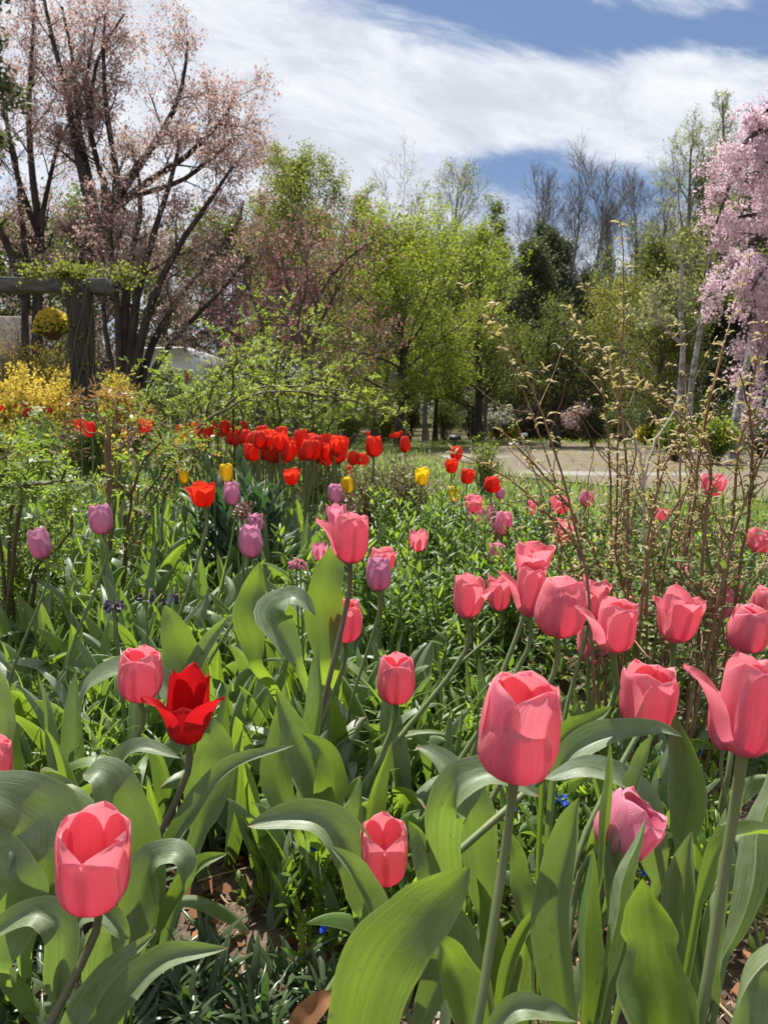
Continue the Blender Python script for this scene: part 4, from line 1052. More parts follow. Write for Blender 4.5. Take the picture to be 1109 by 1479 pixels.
hand_leaf(b, [(0, 1110), (6, 1050), (4, 1000), (-8, 955)], .98, 40, (.2, -1, .1), .3, .05, 'tulip_leaf', seed=59, wmin=.5)
# a pale reddish fallen leaf at the bottom
dl = hand_leaf(gr, [(425, 1500), (440, 1476), (462, 1450), (480, 1432)], .78, 46, (0, -.6, 1), .15, .04, 'dead_leaf', (.7, .6), 60, 'fallen_leaf')
dl.parent = None
tag(dl, 'pale reddish withered leaf lying on the soil beside the broad sunlit leaf', 'fallen leaf')

# ------------------------------------------------------------------ flowerless tulip plants filling the bed
rb = np.random.default_rng(77)
pts_taken = []
def filler(n, xr, yr, keep, sep, LL, label, nl=(3, 5), fresh=.45, thin_leaf=.85):
    made = tries = 0
    while made < n and tries < 40 * n:
        tries += 1
        y = yr[0] + (yr[1] - yr[0]) * rb.random() ** .8
        x = rb.uniform(xr[0], xr[1]) * y
        if not keep(x, y, rb): continue
        if any((x - a) ** 2 + (y - c_) ** 2 < sep ** 2 for a, c_ in pts_taken): continue
        pts_taken.append((x, y))
        root = empty('tulip_plant', on_ground(x, y), label, 'tulip plant', BLIND)
        s0 = rb.uniform(0, 6.28)
        for k in range(rb.integers(*nl)):
            o = add_leaf(root, rb, rb.uniform(*LL), s0 + k * 2.3 + rb.normal(0, .3), fresh=rb.random() < fresh)
            o.scale[1] *= thin_leaf
        made += 1
soil_gap = lambda x, y, r: not (x < -.18 * y and y < 1.62 and r.random() < .75)
filler(120, (-.50, .02), (1.22, 2.3), soil_gap, .075, (.21, .33), 'tulip without bloom among the mauve tulips and the cups around the deep red one')
filler(30, (.02, .46), (1.05, 1.9), lambda x, y, r: x < .75, .09, (.18, .26), 'tulip without bloom among the stems of the dense pink crowd', thin_leaf=.75)
filler(130, (-.48, .06), (2.2, 4.2), lambda x, y, r: True, .10, (.24, .36), 'tulip without bloom between the mauve tulips and the long red drift', fresh=.4, thin_leaf=.75)
filler(34, (-.52, -.2), (3.2, 6.8), lambda x, y, r: True, .16, (.24, .34), 'tulip without bloom around the far red tulips under the pergola', thin_leaf=.7)
# green buds standing among them
for i, (x, y, wp) in enumerate([(210, 668, 9), (222, 690, 9), (188, 700, 9), (178, 690, 8), (197, 738, 9), (267, 740, 9), (300, 668, 9), (309, 690, 9), (226, 676, 8), (160, 680, 8), (346, 655, 8), (352, 672, 8), (236, 668, 9)]):
    d = FPX * .024 / wp
    c = at(x, y, d); gb = on_ground(c[0] + rb.normal(0, .02), c[1])
    root = empty('budded_tulip', gb, 'tulip in tight green bud among the leaves before the red drift', 'tulip', 'tulips still in green bud')
    V, F = lathe([(.0, -.55), (.25, -.5), (.44, -.25), (.47, .0), (.36, .28), (.16, .48), (.0, .56)], 10)
    h = wp * 3.0 / FPX * d
    g = Geo().add(V * np.array([.026, .026, h]) + (c - gb), F)
    link('bud', g.mesh('bud', M['bud']), root)
    link('stem', Geo().add(*tubes(spline([[0, 0, 0], (c - gb) * .5, c - gb - [0, 0, h * .5]], 8), np.full(8, .004), 6)).mesh('stem', M['stem']), root)
    add_leaf(root, rb, .24); add_leaf(root, rb, .22)

# ------------------------------------------------------------------ small plants of the bed
def narrow_plant(px, py, n, L, label, mat='dark_blade', group=None, wid=.10, name='narrow_leaved_plant', r=.05, up=(.5, 1.4), bend=(.3, 1.3), seed=0, cat='plant', stems=5, K=5):
    rng = np.random.default_rng(seed + int(px) * 3 + int(py))
    g_ = ground_at(px, py); base = on_ground(g_[0], g_[1])
    root = empty(name, base, label, cat, group)
    c = rng.normal(0, r, (stems, 2)); k = rng.integers(0, stems, n)
    hgt = rng.uniform(0, L * .9, n) * .7
    b = np.c_[c[k] + rng.normal(0, r * .12, (n, 2)), hgt]
    g = Geo().add(*blades(b, rng.uniform(0, 6.28, n), rng.uniform(.6, 1.2, n) * L, rng.uniform(.7, 1.3, n) * L * wid, rng.uniform(*up, n), rng.uniform(*bend, n), K=K, fold=.35, prof=(.7, .8), seed=seed))
    link('foliage', g.mesh('foliage', M[mat]), root)
    P = np.stack([np.c_[c, np.full(stems, -.01)], np.c_[c * 1.05, np.full(stems, L * .35)], np.c_[c * 1.1, np.full(stems, L * .75)]], 1)
    link('stems', Geo().add(*tubes(P, np.tile([.0022, .002, .0012], (stems, 1)), 5)).mesh('stems', M['stem']), root)
    return root
NARROW = [(30, 1345), (60, 1420), (150, 1300), (20, 1470), (250, 1470), (300, 1430), (345, 1470), (205, 1500), (380, 1450), (330, 1190), (375, 1205), (300, 1165), (410, 1215), (345, 1150), (395, 1160), (60, 1500), (130, 1420), (260, 1140), (300, 1520), (400, 1500), (160, 1510)]
for i, (x, y) in enumerate(NARROW):
    narrow_plant(x, y, 60, .085 if y < 1380 else .066, 'low tuft of narrow dark green leaves on the dark soil by the front cup tulip' if x < 240 and y > 1260 else ('low tuft of narrow dark leaves in the bottom foreground soil' if y > 1380 else 'low tuft of narrow dark leaves behind the bare soil patch'), 'dark_blade', 'narrow leaved tufts on the soil', .15, r=.05, seed=i, up=(.25, 1.3), bend=(.1, 1.0))
for i, (x, y) in enumerate([(70, 1010), (40, 1040), (110, 1070), (90, 960), (140, 1010), (40, 940), (15, 980), (180, 940), (170, 1150), (110, 1110), (60, 1085)]):
    narrow_plant(x, y, 60, .14, 'sunny tuft of fine grass in the soil gap behind the pink cup', 'grass_blade', 'grass tufts in the soil gap', .045, 'grass_tuft', .035, (.7, 1.5), (.3, 1.4), i, 'grass tuft', 6)
def blue_clump(px, py, n, L, nf, label, i, group='blue forget me not clumps'):
    rng = np.random.default_rng(500 + i)
    g_ = ground_at(px, py); base = on_ground(g_[0], g_[1])
    root = empty('forget_me_not', base, label, 'flower clump', group)
    st = 14
    c = rng.normal(0, .045, (st, 2)); hh = rng.uniform(.06, .15, st)
    k = rng.integers(0, st, n); t = rng.uniform(.1, 1, n)
    b = np.c_[c[k] * (1 + .3 * t[:, None]), hh[k] * t]
    g = Geo().add(*blades(b, rng.uniform(0, 6.28, n), rng.uniform(.6, 1.2, n) * L, rng.uniform(.24, .36, n) * L, rng.uniform(.5, 1.35, n), rng.uniform(-.1, .8, n), K=4, fold=.3, prof=(1.05, .75), seed=i))
    link('foliage', g.mesh('foliage', M['fresh_leaf']), root)
    P = np.stack([np.c_[c, np.zeros(st)], np.c_[c * 1.15, hh * .6], np.c_[c * 1.3, hh * 1.06]], 1)
    link('stems', Geo().add(*tubes(P, np.tile([.0016, .0013, .001], (st, 1)), 4)).mesh('stems', M['stem']), root)
    if nf:
        g = Geo()
        for j in range(nf):
            s = rng.integers(0, st)
            top = np.array([*(c[s] * 1.3 + rng.normal(0, .012, 2)), hh[s] * 1.1 + .008])
            for q in range(rng.integers(3, 7)):
                ctr = top + rng.normal(0, .004, 3)
                a0 = rng.uniform(0, 6); nrm = unit(np.array([rng.normal(0, .5), -.5 + rng.normal(0, .4), 1]))
                e1 = unit(np.cross(nrm, [1, .1, 0])); e2 = np.cross(nrm, e1)
                a = a0 + np.arange(5) * 1.2566
                D = e1[None] * np.cos(a)[:, None] + e2[None] * np.sin(a)[:, None]
                g.add(*quads(np.repeat(ctr[None], 5, 0), D, np.repeat(nrm[None], 5, 0), .0050, .0046))
        link('blossoms', g.mesh('blossoms', M['blue_petal'], smooth=False), root)
for i, (x, y, nf) in enumerate([(480, 1330, 3), (432, 1335, 2), (590, 1190, 0), (640, 1170, 0), (560, 1170, 0), (700, 1200, 0), (775, 1240, 5), (800, 1225, 4), (792, 1330, 4), (745, 1260, 2), (850, 1200, 1), (940, 1330, 3), (985, 1300, 1), (900, 1360, 2), (1040, 1260, 0), (1080, 1280, 0), (395, 1150, 2), (415, 1100, 3), (590, 1320, 1), (540, 1350, 1), (960, 1130, 2), (900, 1100, 2), (660, 1110, 0), (700, 1090, 0), (610, 1130, 1), (495, 1190, 1), (720, 1340, 0), (760, 1150, 2), (1060, 1330, 0), (650, 1400, 0)]):
    blue_clump(x, y, 130, .034, nf, ('blue flowered forget me not clump on the shaded soil near the largest tulip' if nf > 1 else 'leafy forget me not clump hardly in bloom on the bed soil'), i)
# dark purple grape hyacinths, maroon hellebore buds, white and blue specks deeper in the bed
def spike_clump(px, py, d, n, h, mat, label, name, i, r=.06):
    rng = np.random.default_rng(900 + i)
    c0 = at(px, py, d); base = on_ground(c0[0], c0[1]); hz = c0[2] - base[2]
    root = empty(name, base, label, 'flower clump')
    for k in range(n):
        g, s = Geo(), Geo()
        xy = rng.normal(0, r, 2); hh = hz + rng.normal(0, h * .3)
        s.add(*tubes(np.array([[*xy * .5, 0], [*xy * .8, hh * .5], [*xy, hh]]), np.array([.003, .0025, .002]), 5))
        m = 26
        tz_ = rng.uniform(-.5, .5, m) * h
        a = rng.uniform(0, 6.28, m)
        p = np.stack([xy[0] + .008 * np.cos(a), xy[1] + .008 * np.sin(a), hh + tz_], -1)
        g.add(*quads(p, np.stack([np.cos(a), np.sin(a), rng.normal(-.3, .4, m)], -1), rand_unit(rng, m), .011, .010))
        so = link('stem', s.mesh('stem', M['stem']), root)
        link('flower_spike', g.mesh('flower_spike', M[mat], smooth=False), so)
    nl = 40
    link('foliage', Geo().add(*blades(np.c_[rng.normal(0, r, (nl, 2)), np.zeros(nl)], rng.uniform(0, 6.28, nl), rng.uniform(.5, 1, nl) * .16, .010, rng.uniform(.7, 1.5, nl), rng.uniform(.2, 1.5, nl), K=5)).mesh('foliage', M['cover_leaf']), root)
spike_clump(200, 866, 1.55, 4, .02, 'purple_petal', 'dark purple grape hyacinths fading among leaves below the mauve tulips', 'grape_hyacinth', 1, .04)
spike_clump(347, 742, 2.3, 5, .05, 'maroon_bud', 'dusky maroon bell flowers beside the scarlet open tulip', 'bellflower', 2, .035)
spike_clump(502, 735, 2.2, 4, .07, 'maroon_bud', 'dusky maroon bell flowers by the ruffled mauve tulip', 'bellflower', 3, .025)
spike_clump(447, 812, 1.7, 2, .016, 'redbud_blossom', 'curled faded pink hyacinth low beside the wide leaf', 'hyacinth', 4, .02)

# lush lily shoots in the middle: stems with whorls of narrow leaves
def leafy_shoots(px, py, d, n, h, L, mat, label, i, r=.14, wid=.2, name='leafy_perennial', group=None, up=(.1, .8), per=34, gz=None):
    rng = np.random.default_rng(1300 + i)
    c0 = at(px, py, d); base = on_ground(c0[0], c0[1])
    root = empty(name, base, label, 'plant', group)
    xy = rng.normal(0, r, (n, 2)); hh = rng.uniform(.7, 1.1, n) * h
    top = xy * rng.uniform(1.0, 1.5, (n, 1))
    P = np.stack([np.c_[xy, np.full(n, -.01)], np.c_[(xy + top) / 2 + rng.normal(0, .01, (n, 2)), hh * .5], np.c_[top, hh]], 1)
    for q in ([P] if n > 9 else [P[j:j + 1] for j in range(n)]):
        nm = 'stems' if n > 9 else 'stem'
        link(nm, Geo().add(*tubes(q, np.tile([.004, .0035, .002], (len(q), 1)), 5)).mesh(nm, M['stem']), root)
    k = np.repeat(np.arange(n), per); t = np.tile(np.linspace(.12, 1, per), n)
    b = P[k, 0] * (1 - t)[:, None] + P[k, 2] * t[:, None]
    N = len(k)
    g = Geo().add(*blades(b, np.tile(np.arange(per) * 2.4, n) + rng.normal(0, .3, N), L * rng.uniform(.7, 1.2, N) * (1.1 - .5 * t), L * wid * rng.uniform(.8, 1.2, N), rng.uniform(*up, N) + .5 * t, rng.uniform(.2, 1.0, N), K=4, fold=.3, prof=(.9, .75), seed=i))
    link('foliage', g.mesh('foliage', M[mat]), root)
    return root
LUSH = 'lush leafy perennials in the middle of the bed'
for i, (x, y, d, h) in enumerate([(600, 800, 2.35, .34), (640, 800, 2.5, .36), (660, 790, 2.3, .33), (560, 790, 2.5, .34), (620, 770, 2.9, .36), (570, 760, 3.0, .36), (670, 770, 2.8, .33), (690, 800, 2.2, .30), (540, 810, 2.2, .30), (720, 780, 2.5, .30), (640, 745, 3.2, .36), (590, 740, 3.3, .36), (690, 745, 3.1, .33)]):
    leafy_shoots(x, y, d, 9, h, .078, 'fresh_leaf' if i % 2 else 'cover_leaf', 'lush green shoots with whorled narrow leaves around the bright yellow tulips', i, .11, .17, 'lily_shoots', LUSH)
RC = 'dense leafy perennials behind the woody canes'
for i in range(30):
    rr_ = np.random.default_rng(i + 50)
    y = 2.2 + 2.1 * rr_.random(); px = rr_.uniform(770, 1150) + (30 if y > 4 else 0)
    leafy_shoots(px, 700, y, 16, rr_.uniform(.22, .33), .05, 'fresh_leaf' if i % 3 else 'green_leaf', 'dense bright green perennial behind the brown canes near the clearing', 40 + i, .17, .45, 'leafy_perennial', RC, (-.1, .6), 26)
# crown imperial like blue green clump in front of the red drift
for i, (x, y, d, n) in enumerate([(318, 720, 3.0, 5), (345, 720, 3.1, 4)]):
    o = leafy_shoots(x, y, d, n, .42, .17, 'blue_leaf', 'blue green clump of tall strap leaves rising before the red drift' if i == 0 else 'narrower blue green strap leaved clump beside the taller one', 90 + i, .05, .17, 'fritillary', None, (.5, 1.0), 26)
# low pale leaved evergreen bush before the clearing
def small_shrub(px, py, d, hw, top, mats, n, size, label, i, stems=40, name='low_shrub', bark='cane', group=None, depth=.8, cat='shrub', flower=None, nfl=0, fsize=.02, dome=True, lw=.5):
    rng = np.random.default_rng(1700 + i)
    c0 = at(px, py, d); base = on_ground(c0[0], c0[1])
    H = at(px, top, d)[2] - base[2]; W = hw / FPX * d
    root = empty(name, base, label, cat, group)
    a = rng.uniform(0, 6.28, stems); u = np.sqrt(rng.random(stems))
    ex = np.stack([W * u * np.cos(a), W * depth * u * np.sin(a), H * np.sqrt(np.clip(1 - .75 * u ** 2, .1, 1)) * rng.uniform(.7, 1.08, stems)], -1)
    P = np.stack([spline([[*(e[:2] * .15), -.03], [*(e[:2] * .55) , e[2] * .55], e], 7) + rng.normal(0, .012 * H, (7, 3)) for e in ex])
    R0 = np.tile(np.linspace(.008, .003, 7) * max(1, H) ** .8, (stems, 1))
    P1, R1 = grow(P, R0, 7, .3, 1, lambda t: .26 * H * np.ones_like(t), .6, .25, .12, 5, rng, .6, rmin=.0015)
    P2, R2 = grow(P1, R1, 3, .2, 1, lambda t: .12 * H * np.ones_like(t), .6, .2, .12, 4, rng, .6, rmin=.001)
    zm = max(np.percentile(P2[:, -1, 2], 99.6), P[:, -1, 2].max()); xm = np.percentile(np.abs(P2[:, -1, 0]), 97)
    fit = np.array([W / xm, W / xm, H / zm])
    P, P1, P2 = P * fit, P1 * fit, P2 * fit
    link('branches', Geo().add(*tubes(P, R0, 5)).add(*tubes(P1, R1, 4)).add(*tubes(P2, R2, 3)).mesh('branches', M[bark]), root)
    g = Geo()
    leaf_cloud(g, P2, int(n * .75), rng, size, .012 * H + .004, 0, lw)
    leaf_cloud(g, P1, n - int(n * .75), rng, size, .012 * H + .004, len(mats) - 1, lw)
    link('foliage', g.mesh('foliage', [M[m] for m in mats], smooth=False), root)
    if nfl:
        g = Geo(); leaf_cloud(g, P2, nfl, rng, fsize, .012 * H + .004, 0, .8, along_dir=.2)
        link('blossoms', g.mesh('blossoms', M[flower], smooth=False), root)
    return root
small_shrub(560, 740, 3.6, 72, 656, ['box_leaf', 'box_leaf'], 5200, .020, 'low rounded bush with small pale cream leaves in front of the clearing', 1, 46, 'low_evergreen', 'cane', None, .8, 'shrub', 'cream_flower', 1500, .016)
small_shrub(470, 700, 4.6, 60, 650, ['green_leaf', 'box_leaf'], 2500, .026, 'low green bush mostly hidden behind the red drift', 2, 30)

# ------------------------------------------------------------------ tall woody canes with young pale leaves
cane_root = empty('woody_shrub', on_ground(*at(945, 1000, 1.75)[:2]), 'tangle of tall brown canes with curling pale young leaves before the clearing', 'shrub')
cb0 = np.array(cane_root.location)
rc = np.random.default_rng(31)
LINES = [
 [(865, 1000), (845, 860), (815, 740), (770, 600), (730, 505), (668, 415)], [(868, 1000), (850, 870), (830, 740), (790, 610), (745, 500), (715, 440)],
 [(890, 1000), (886, 800), (880, 640), (862, 520), (822, 450)], [(893, 1000), (890, 800), (894, 600), (897, 450), (896, 322)],
 [(900, 1000), (905, 820), (897, 640), (880, 540), (858, 500)], [(950, 1010), (985, 800), (1010, 640), (1040, 510), (1082, 372)],
 [(960, 1010), (985, 820), (1000, 700), (1018, 580), (1042, 500)], [(945, 1010), (975, 800), (980, 650), (985, 560), (978, 470)],
 [(1010, 1010), (1050, 800), (1062, 660), (1078, 560), (1098, 470)], [(1020, 1010), (1070, 830), (1085, 680), (1080, 600), (1068, 540)],
 [(955, 1000), (935, 830), (960, 690), (1005, 620)], [(930, 1000), (960, 800), (990, 690), (985, 640), (965, 600), (905, 530)],
 [(1005, 1010), (1012, 800), (1022, 700), (1010, 640), (960, 590), (915, 560)], [(880, 1000), (868, 850), (845, 770), (800, 700), (745, 640), (720, 610)],
 [(872, 1000), (860, 900), (835, 800), (790, 740), (740, 690), (660, 655)], [(915, 1000), (925, 850), (945, 750), (950, 660), (945, 600)],
 [(985, 1010), (1040, 860), (1080, 720), (1109, 650), (1150, 600)], [(1000, 1010), (1060, 900), (1109, 800), (1160, 740)],
 [(925, 1000), (905, 860), (912, 760), (930, 690), (935, 640)], [(970, 1010), (955, 850), (940, 760), (900, 690), (870, 640)],
]
for k in range(13):
    x0 = rc.uniform(860, 1060); x1 = x0 + rc.normal(0, 60); y1 = rc.uniform(600, 780)
    LINES.append([(x0, 1010), (x0 * .6 + x1 * .4 + rc.normal(0, 14), 900), (x0 * .3 + x1 * .7 + rc.normal(0, 14), (900 + y1) / 2), (x1, y1)])
def leaf_bunch(g, p, T, rng, n, L, wid=.26):
    a = rng.uniform(0, 6.28, n)
    g.add(*blades(p[None] + rng.normal(0, .003, (n, 3)), a, L * rng.uniform(.5, 1.2, n), L * wid * rng.uniform(.7, 1.3, n), rng.uniform(.1, 1.2, n), rng.uniform(.8, 2.4, n), K=4, fold=.4, prof=(.8, .8), seed=int(rng.integers(0, 9999))))
for k, ln in enumerate(LINES):
    d0 = 1.75 + rc.normal(0, .10); d1 = d0 + rc.uniform(-.22, .35)
    dd = np.linspace(d0, d1, len(ln))
    q = np.array([at(x, y, e) for (x, y), e in zip(ln, dd)])
    q[0] = on_ground(q[0][0], q[0][1]) - [0, 0, .02]
    P = spline(q, 26); P[1:-1] += np.cumsum(rc.normal(0, .0016, (24, 3)), 0)
    Rk = np.linspace(.0042, .0013, 26) * rc.uniform(.75, 1.15)
    g = Geo().add(*tubes(P, Rk, 6))
    P1, R1 = grow(P[None], Rk[None], 6, .12, .7, lambda t: .11 + .12 * rc.random(t.shape), .8, .35, .14, 6, rc, .6, rmin=.0009)
    g.add(*tubes(P1, R1, 5))
    o = link('cane', g.mesh('cane', M['cane'], cb0), cane_root)
    gl, gd = Geo(), Geo()
    for t in np.arange(5, 26, 1):
        if rc.random() < (.6 if t < 9 else .34): continue
        leaf_bunch(gl, P[min(t, 25)] + rc.normal(0, .003, 3), None, rc, rc.integers(3, 6), .029)
    for br in P1:
        for t in (2, 4, 5):
            if rc.random() < .55: leaf_bunch(gl if rc.random() < .72 else gd, br[t], None, rc, rc.integers(2, 5), .024)
    gg = Geo(); gg.V, gg.F, gg.U, gg.M, gg.n = list(gl.V), list(gl.F), list(gl.U), list(gl.M), gl.n
    for V_, F_2, U_ in zip(gd.V, gd.F, gd.U): pass
    if gd.n:
        Vd = np.concatenate(gd.V); Fd = np.concatenate(gd.F); gg.add(Vd, Fd, np.concatenate(gd.U), 1)
    link('young_leaves', gg.mesh('young_leaves', [M['young_leaf'], M['young_green']], cb0), o)
# two bleached bare twigs
for ln in ([(930, 800), (930, 700), (945, 640), (962, 610), (985, 570)], [(932, 720), (922, 650), (905, 610)]):
    q = np.array([at(x, y, 1.8) for x, y in ln])
    link('bleached_twig', Geo().add(*tubes(spline(q, 14) + rc.normal(0, .002, (14, 3)), np.linspace(.0035, .0018, 14), 6)).mesh('bleached_twig', M['cane_pale'], cb0), cane_root)
# dark old leaves low in the tangle
g = Geo()
nn = 380
b_ = np.stack([at(rc.uniform(850, 1120), rc.uniform(800, 985), rc.uniform(1.55, 2.0)) for _ in range(nn)])
g.add(*blades(b_, rc.uniform(0, 6.28, nn), .05 * rc.uniform(.6, 1.2, nn), .014, rc.uniform(-.8, .8, nn), rc.uniform(0, 1, nn), K=3, fold=.3))
link('old_leaves', g.mesh('old_leaves', M['young_green'], cb0), cane_root)
g = Geo()
nn = 26
for _ in range(nn):
    x = rc.uniform(850, 1100); y = rc.uniform(830, 1000); d = rc.uniform(1.55, 2.0)
    q = np.array([at(x, y, d), at(x + rc.normal(0, 40), y + rc.normal(0, 30), d + rc.normal(0, .06)), at(x + rc.normal(0, 70), y + rc.normal(-15, 40), d + rc.normal(0, .1))])
    g.add(*tubes(spline(q, 7), np.linspace(.0026, .0012, 7), 5))
link('dead_twigs', g.mesh('dead_twigs', M['cane'], cb0), cane_root)

# ------------------------------------------------------------------ roses and bronze shrubs at the left
def cane_shrub(name, label, lines, d, mats, nper, size, bark, seed, r=(.007, .002), branch=.2, kb=8, dj=.25, lw=.62, cat='shrub', compound=True, leafy0=.12):
    rng = np.random.default_rng(seed)
    c0 = at(*lines[0][0], d); base = on_ground(c0[0], c0[1])
    root = empty(name, base, label, cat)
    for ln in lines:
        dd = d + np.linspace(0, rng.normal(0, dj), len(ln))
        q = np.array([at(x, y, e) for (x, y), e in zip(ln, dd)])
        q[0] = on_ground(q[0][0], q[0][1]) - [0, 0, .02]
        P = spline(q, 22); P[1:-1] += np.cumsum(rng.normal(0, .0025 * d / 2, (20, 3)), 0)
        Rk = np.linspace(*r, 22)
        P1, R1 = grow(P[None], Rk[None], kb, leafy0, 1, lambda t: branch * (.6 + .8 * rng.random(t.shape)), .85, .3, .15, 6, rng, .6, rmin=.001)
        P2, R2 = grow(P1, R1, 4, .15, 1, lambda t: branch * .42 * np.ones_like(t), .8, .2, .15, 5, rng, .6, rmin=.0008)
        o = link('stem', Geo().add(*tubes(P, Rk, 6)).add(*tubes(P1, R1, 5)).add(*tubes(P2, R2, 3)).mesh('stem', M[bark], base), root)
        g = Geo()
        for Q, k in ((P2, int(nper * .6)), (P1, int(nper * .3)), (P[None], nper - int(nper * .9))):
            p, T = along(Q, k, rng, .1, 1)
            if compound:       # leaflets in fives on a little stalk
                D0 = unit(T * .5 + rand_unit(rng, k) + [0, 0, .3]); Nn = unit(rand_unit(rng, k) * .6 + [0, 0, 1]); S = unit(np.cross(D0, Nn))
                for off, sd in ((.9, 1), (.9, -1), (1.9, 1), (1.9, -1), (2.6, 0)):
                    g.add(*quads(p + D0 * size * off * .7, unit(D0 * (.5 if sd else 1) + S * sd), Nn + rng.normal(0, .2, (k, 3)), size * rng.uniform(.8, 1.2, k), size * lw), mi=int(rng.integers(0, len(mats))))
            else:
                leaf_cloud(g, Q, k, rng, size, .01, 0, lw)
        link('leaves', g.mesh('leaves', [M[m] for m in mats], base, smooth=False), o)
    return root
rs = np.random.default_rng(5)
L1 = [[(20, 900), (25, 780), (40, 710), (36, 670)], [(30, 900), (55, 800), (75, 720), (82, 690)], [(10, 900), (5, 780), (-10, 700), (10, 660)], [(25, 900), (60, 790), (95, 730), (120, 695)], [(5, 900), (15, 760), (22, 700), (60, 665)], [(-20, 900), (-30, 760), (-10, 680), (30, 640)], [(15, 900), (45, 830), (85, 780), (105, 745)], [(0, 900), (30, 720), (50, 690), (95, 680)], [(-5, 900), (-15, 800), (10, 740), (50, 720)]]
cane_shrub('rose_bush', 'glossy leaved rose bush at the picture edge beside the mauve tulips', L1, 2.35, ['rose_leaf', 'rose_leaf_yellow', 'rose_leaf'], 95, .018, 'cane_green', 61, (.007, .003), .10, 6, .25)
L2 = [[(170, 850), (200, 760), (235, 690), (255, 650)], [(175, 850), (185, 760), (200, 690), (232, 640)], [(165, 850), (215, 740), (245, 670), (270, 640)]]
cane_shrub('rose_bush', 'sparse rose bush with bronze tinged leaves between pergola post and red drift', L2, 2.7, ['rose_leaf', 'rose_leaf', 'rose_leaf', 'bronze_leaf'], 60, .020, 'cane_green', 62, (.006, .003), .12, 6, .15)
L3 = [[(148, 720), (150, 640), (140, 615), (128, 590)], [(150, 720), (155, 640), (158, 615), (162, 582)], [(152, 720), (160, 650), (172, 615), (185, 590)], [(150, 720), (150, 650), (120, 620), (104, 590)], [(150, 720), (165, 650), (182, 620), (198, 604)]]
cane_shrub('tree_peony', 'bronze leaved shrub on slim dark red stems before the pergola post', L3, 3.1, ['bronze_leaf'], 17, .034, 'cane', 63, (.006, .003), .07, 3, .1, .28, leafy0=.78)
L4 = [[(75, 680), (80, 650), (92, 630)], [(110, 720), (105, 680), (112, 650)], [(190, 700), (195, 660), (175, 635)]]
cane_shrub('tree_peony', 'low rust tinged shrub near the paired red tulips', L4, 3.2, ['bronze_leaf', 'maple_red'], 9, .026, 'cane', 64, (.005, .003), .06, 3, .1, .34, leafy0=.6)
# small yellow green spurge near the stem
small_shrub(172, 690, 3.9, 26, 622, ['yellow_flower', 'fresh_leaf'], 900, .022, 'small yellow green spurge beside the bronze shrub stem', 5, 26, 'spurge', 'stem')
small_shrub(700, 660, 7.0, 30, 626, ['lime_leaf', 'fresh_leaf'], 700, .03, 'yellow green low plant at the near rim of the clearing', 6, 20, 'low_shrub', 'stem')
# the thicket of roses behind the drift, with its long arching canes
THICK = [[(330, 720), (296, 610), (320, 520), (380, 462), (405, 450)], [(325, 720), (310, 620), (330, 540), (370, 490)], [(300, 720), (250, 640), (245, 590), (262, 555)], [(350, 720), (340, 620), (350, 560), (352, 500)], [(380, 720), (400, 620), (395, 560), (410, 500)], [(410, 720), (440, 640), (450, 580), (440, 520)],
         [(280, 720), (230, 620), (210, 590), (215, 560)], [(440, 720), (470, 640), (480, 590), (500, 545)], [(310, 720), (280, 640), (290, 590), (300, 550)], [(360, 720), (375, 640), (330, 590), (310, 540)], [(390, 720), (430, 630), (425, 560), (470, 500)], [(265, 720), (190, 650), (180, 610), (200, 575)]]
for k in range(7):
    x0 = rs.uniform(240, 480); x1 = x0 + rs.normal(0, 50)
    THICK.append([(x0, 720), ((x0 + x1) / 2 + rs.normal(0, 14), 630), (x1, rs.uniform(530, 590))])
cane_shrub('rose_thicket', 'tall loose rose thicket with yellow green young leaves behind the red drift', THICK, 5.4, ['rose_leaf_yellow', 'rose_leaf'], 120, .024, 'cane_green', 65, (.010, .004), .26, 9, .4, .6)
ARCH = [[(215, 720), (270, 640), (330, 590), (375, 572), (440, 570), (510, 580), (590, 616)], [(220, 720), (262, 655), (340, 575), (420, 560), (500, 572), (560, 600)]]
cane_shrub('arching_rose', 'long arching rose cane with bright lime leaves bowing over the red drift', ARCH, 4.2, ['rose_leaf_yellow'], 80, .022, 'cane_green', 66, (.009, .004), .07, 16, .1, .6, leafy0=.4)

# ------------------------------------------------------------------ ground layer: litter, low leaves, far low cover
rm = np.random.default_rng(8)
n = 15000
y = .55 + 2.6 * rm.random(n) ** 1.25; x = rm.uniform(-.62, .62, n) * (y + .15)
p = np.stack([x, y, zg(x, y) + rm.uniform(.001, .012, n)], -1)
g = Geo().add(*quads(p, rand_unit(rm, n) * [1, 1, .35], unit(rm.normal(0, .45, (n, 3)) + [0, 0, 1]), rm.uniform(.005, .024, n), rm.uniform(.003, .011, n)))
n = 900
y = .6 + 1.8 * rm.random(n); x = rm.uniform(-.6, .6, n) * y
g.add(*quads(np.stack([x, y, zg(x, y) + .012], -1), rand_unit(rm, n) * [1, 1, .4], unit(rm.normal(0, .5, (n, 3)) + [0, 0, 1]), rm.uniform(.018, .045, n), rm.uniform(.012, .024, n)), mi=1)
n = 260
y = .65 + 1.6 * rm.random(n); x = rm.uniform(-.6, .55, n) * y
a = rm.uniform(0, 6.28, n); L = rm.uniform(.03, .12, n)
P = np.stack([np.stack([x + L * (t - .5) * np.cos(a), y + L * (t - .5) * np.sin(a), zg(x, y) + .012 + .008 * t + rm.normal(0, .002, n)], -1) for t in (0, .5, 1)], 1)
g.add(*tubes(P, np.tile([.0018, .0018, .0012], (n, 1)) * rm.uniform(.6, 1.3, (n, 1)), 5), mi=2)
mu = link('mulch', g.mesh('mulch', [M['chip'], M['dead_leaf'], M['straw']], smooth=False))
tag(mu, 'bark chips, withered leaves and straw littering the soil', None, None, 'stuff')
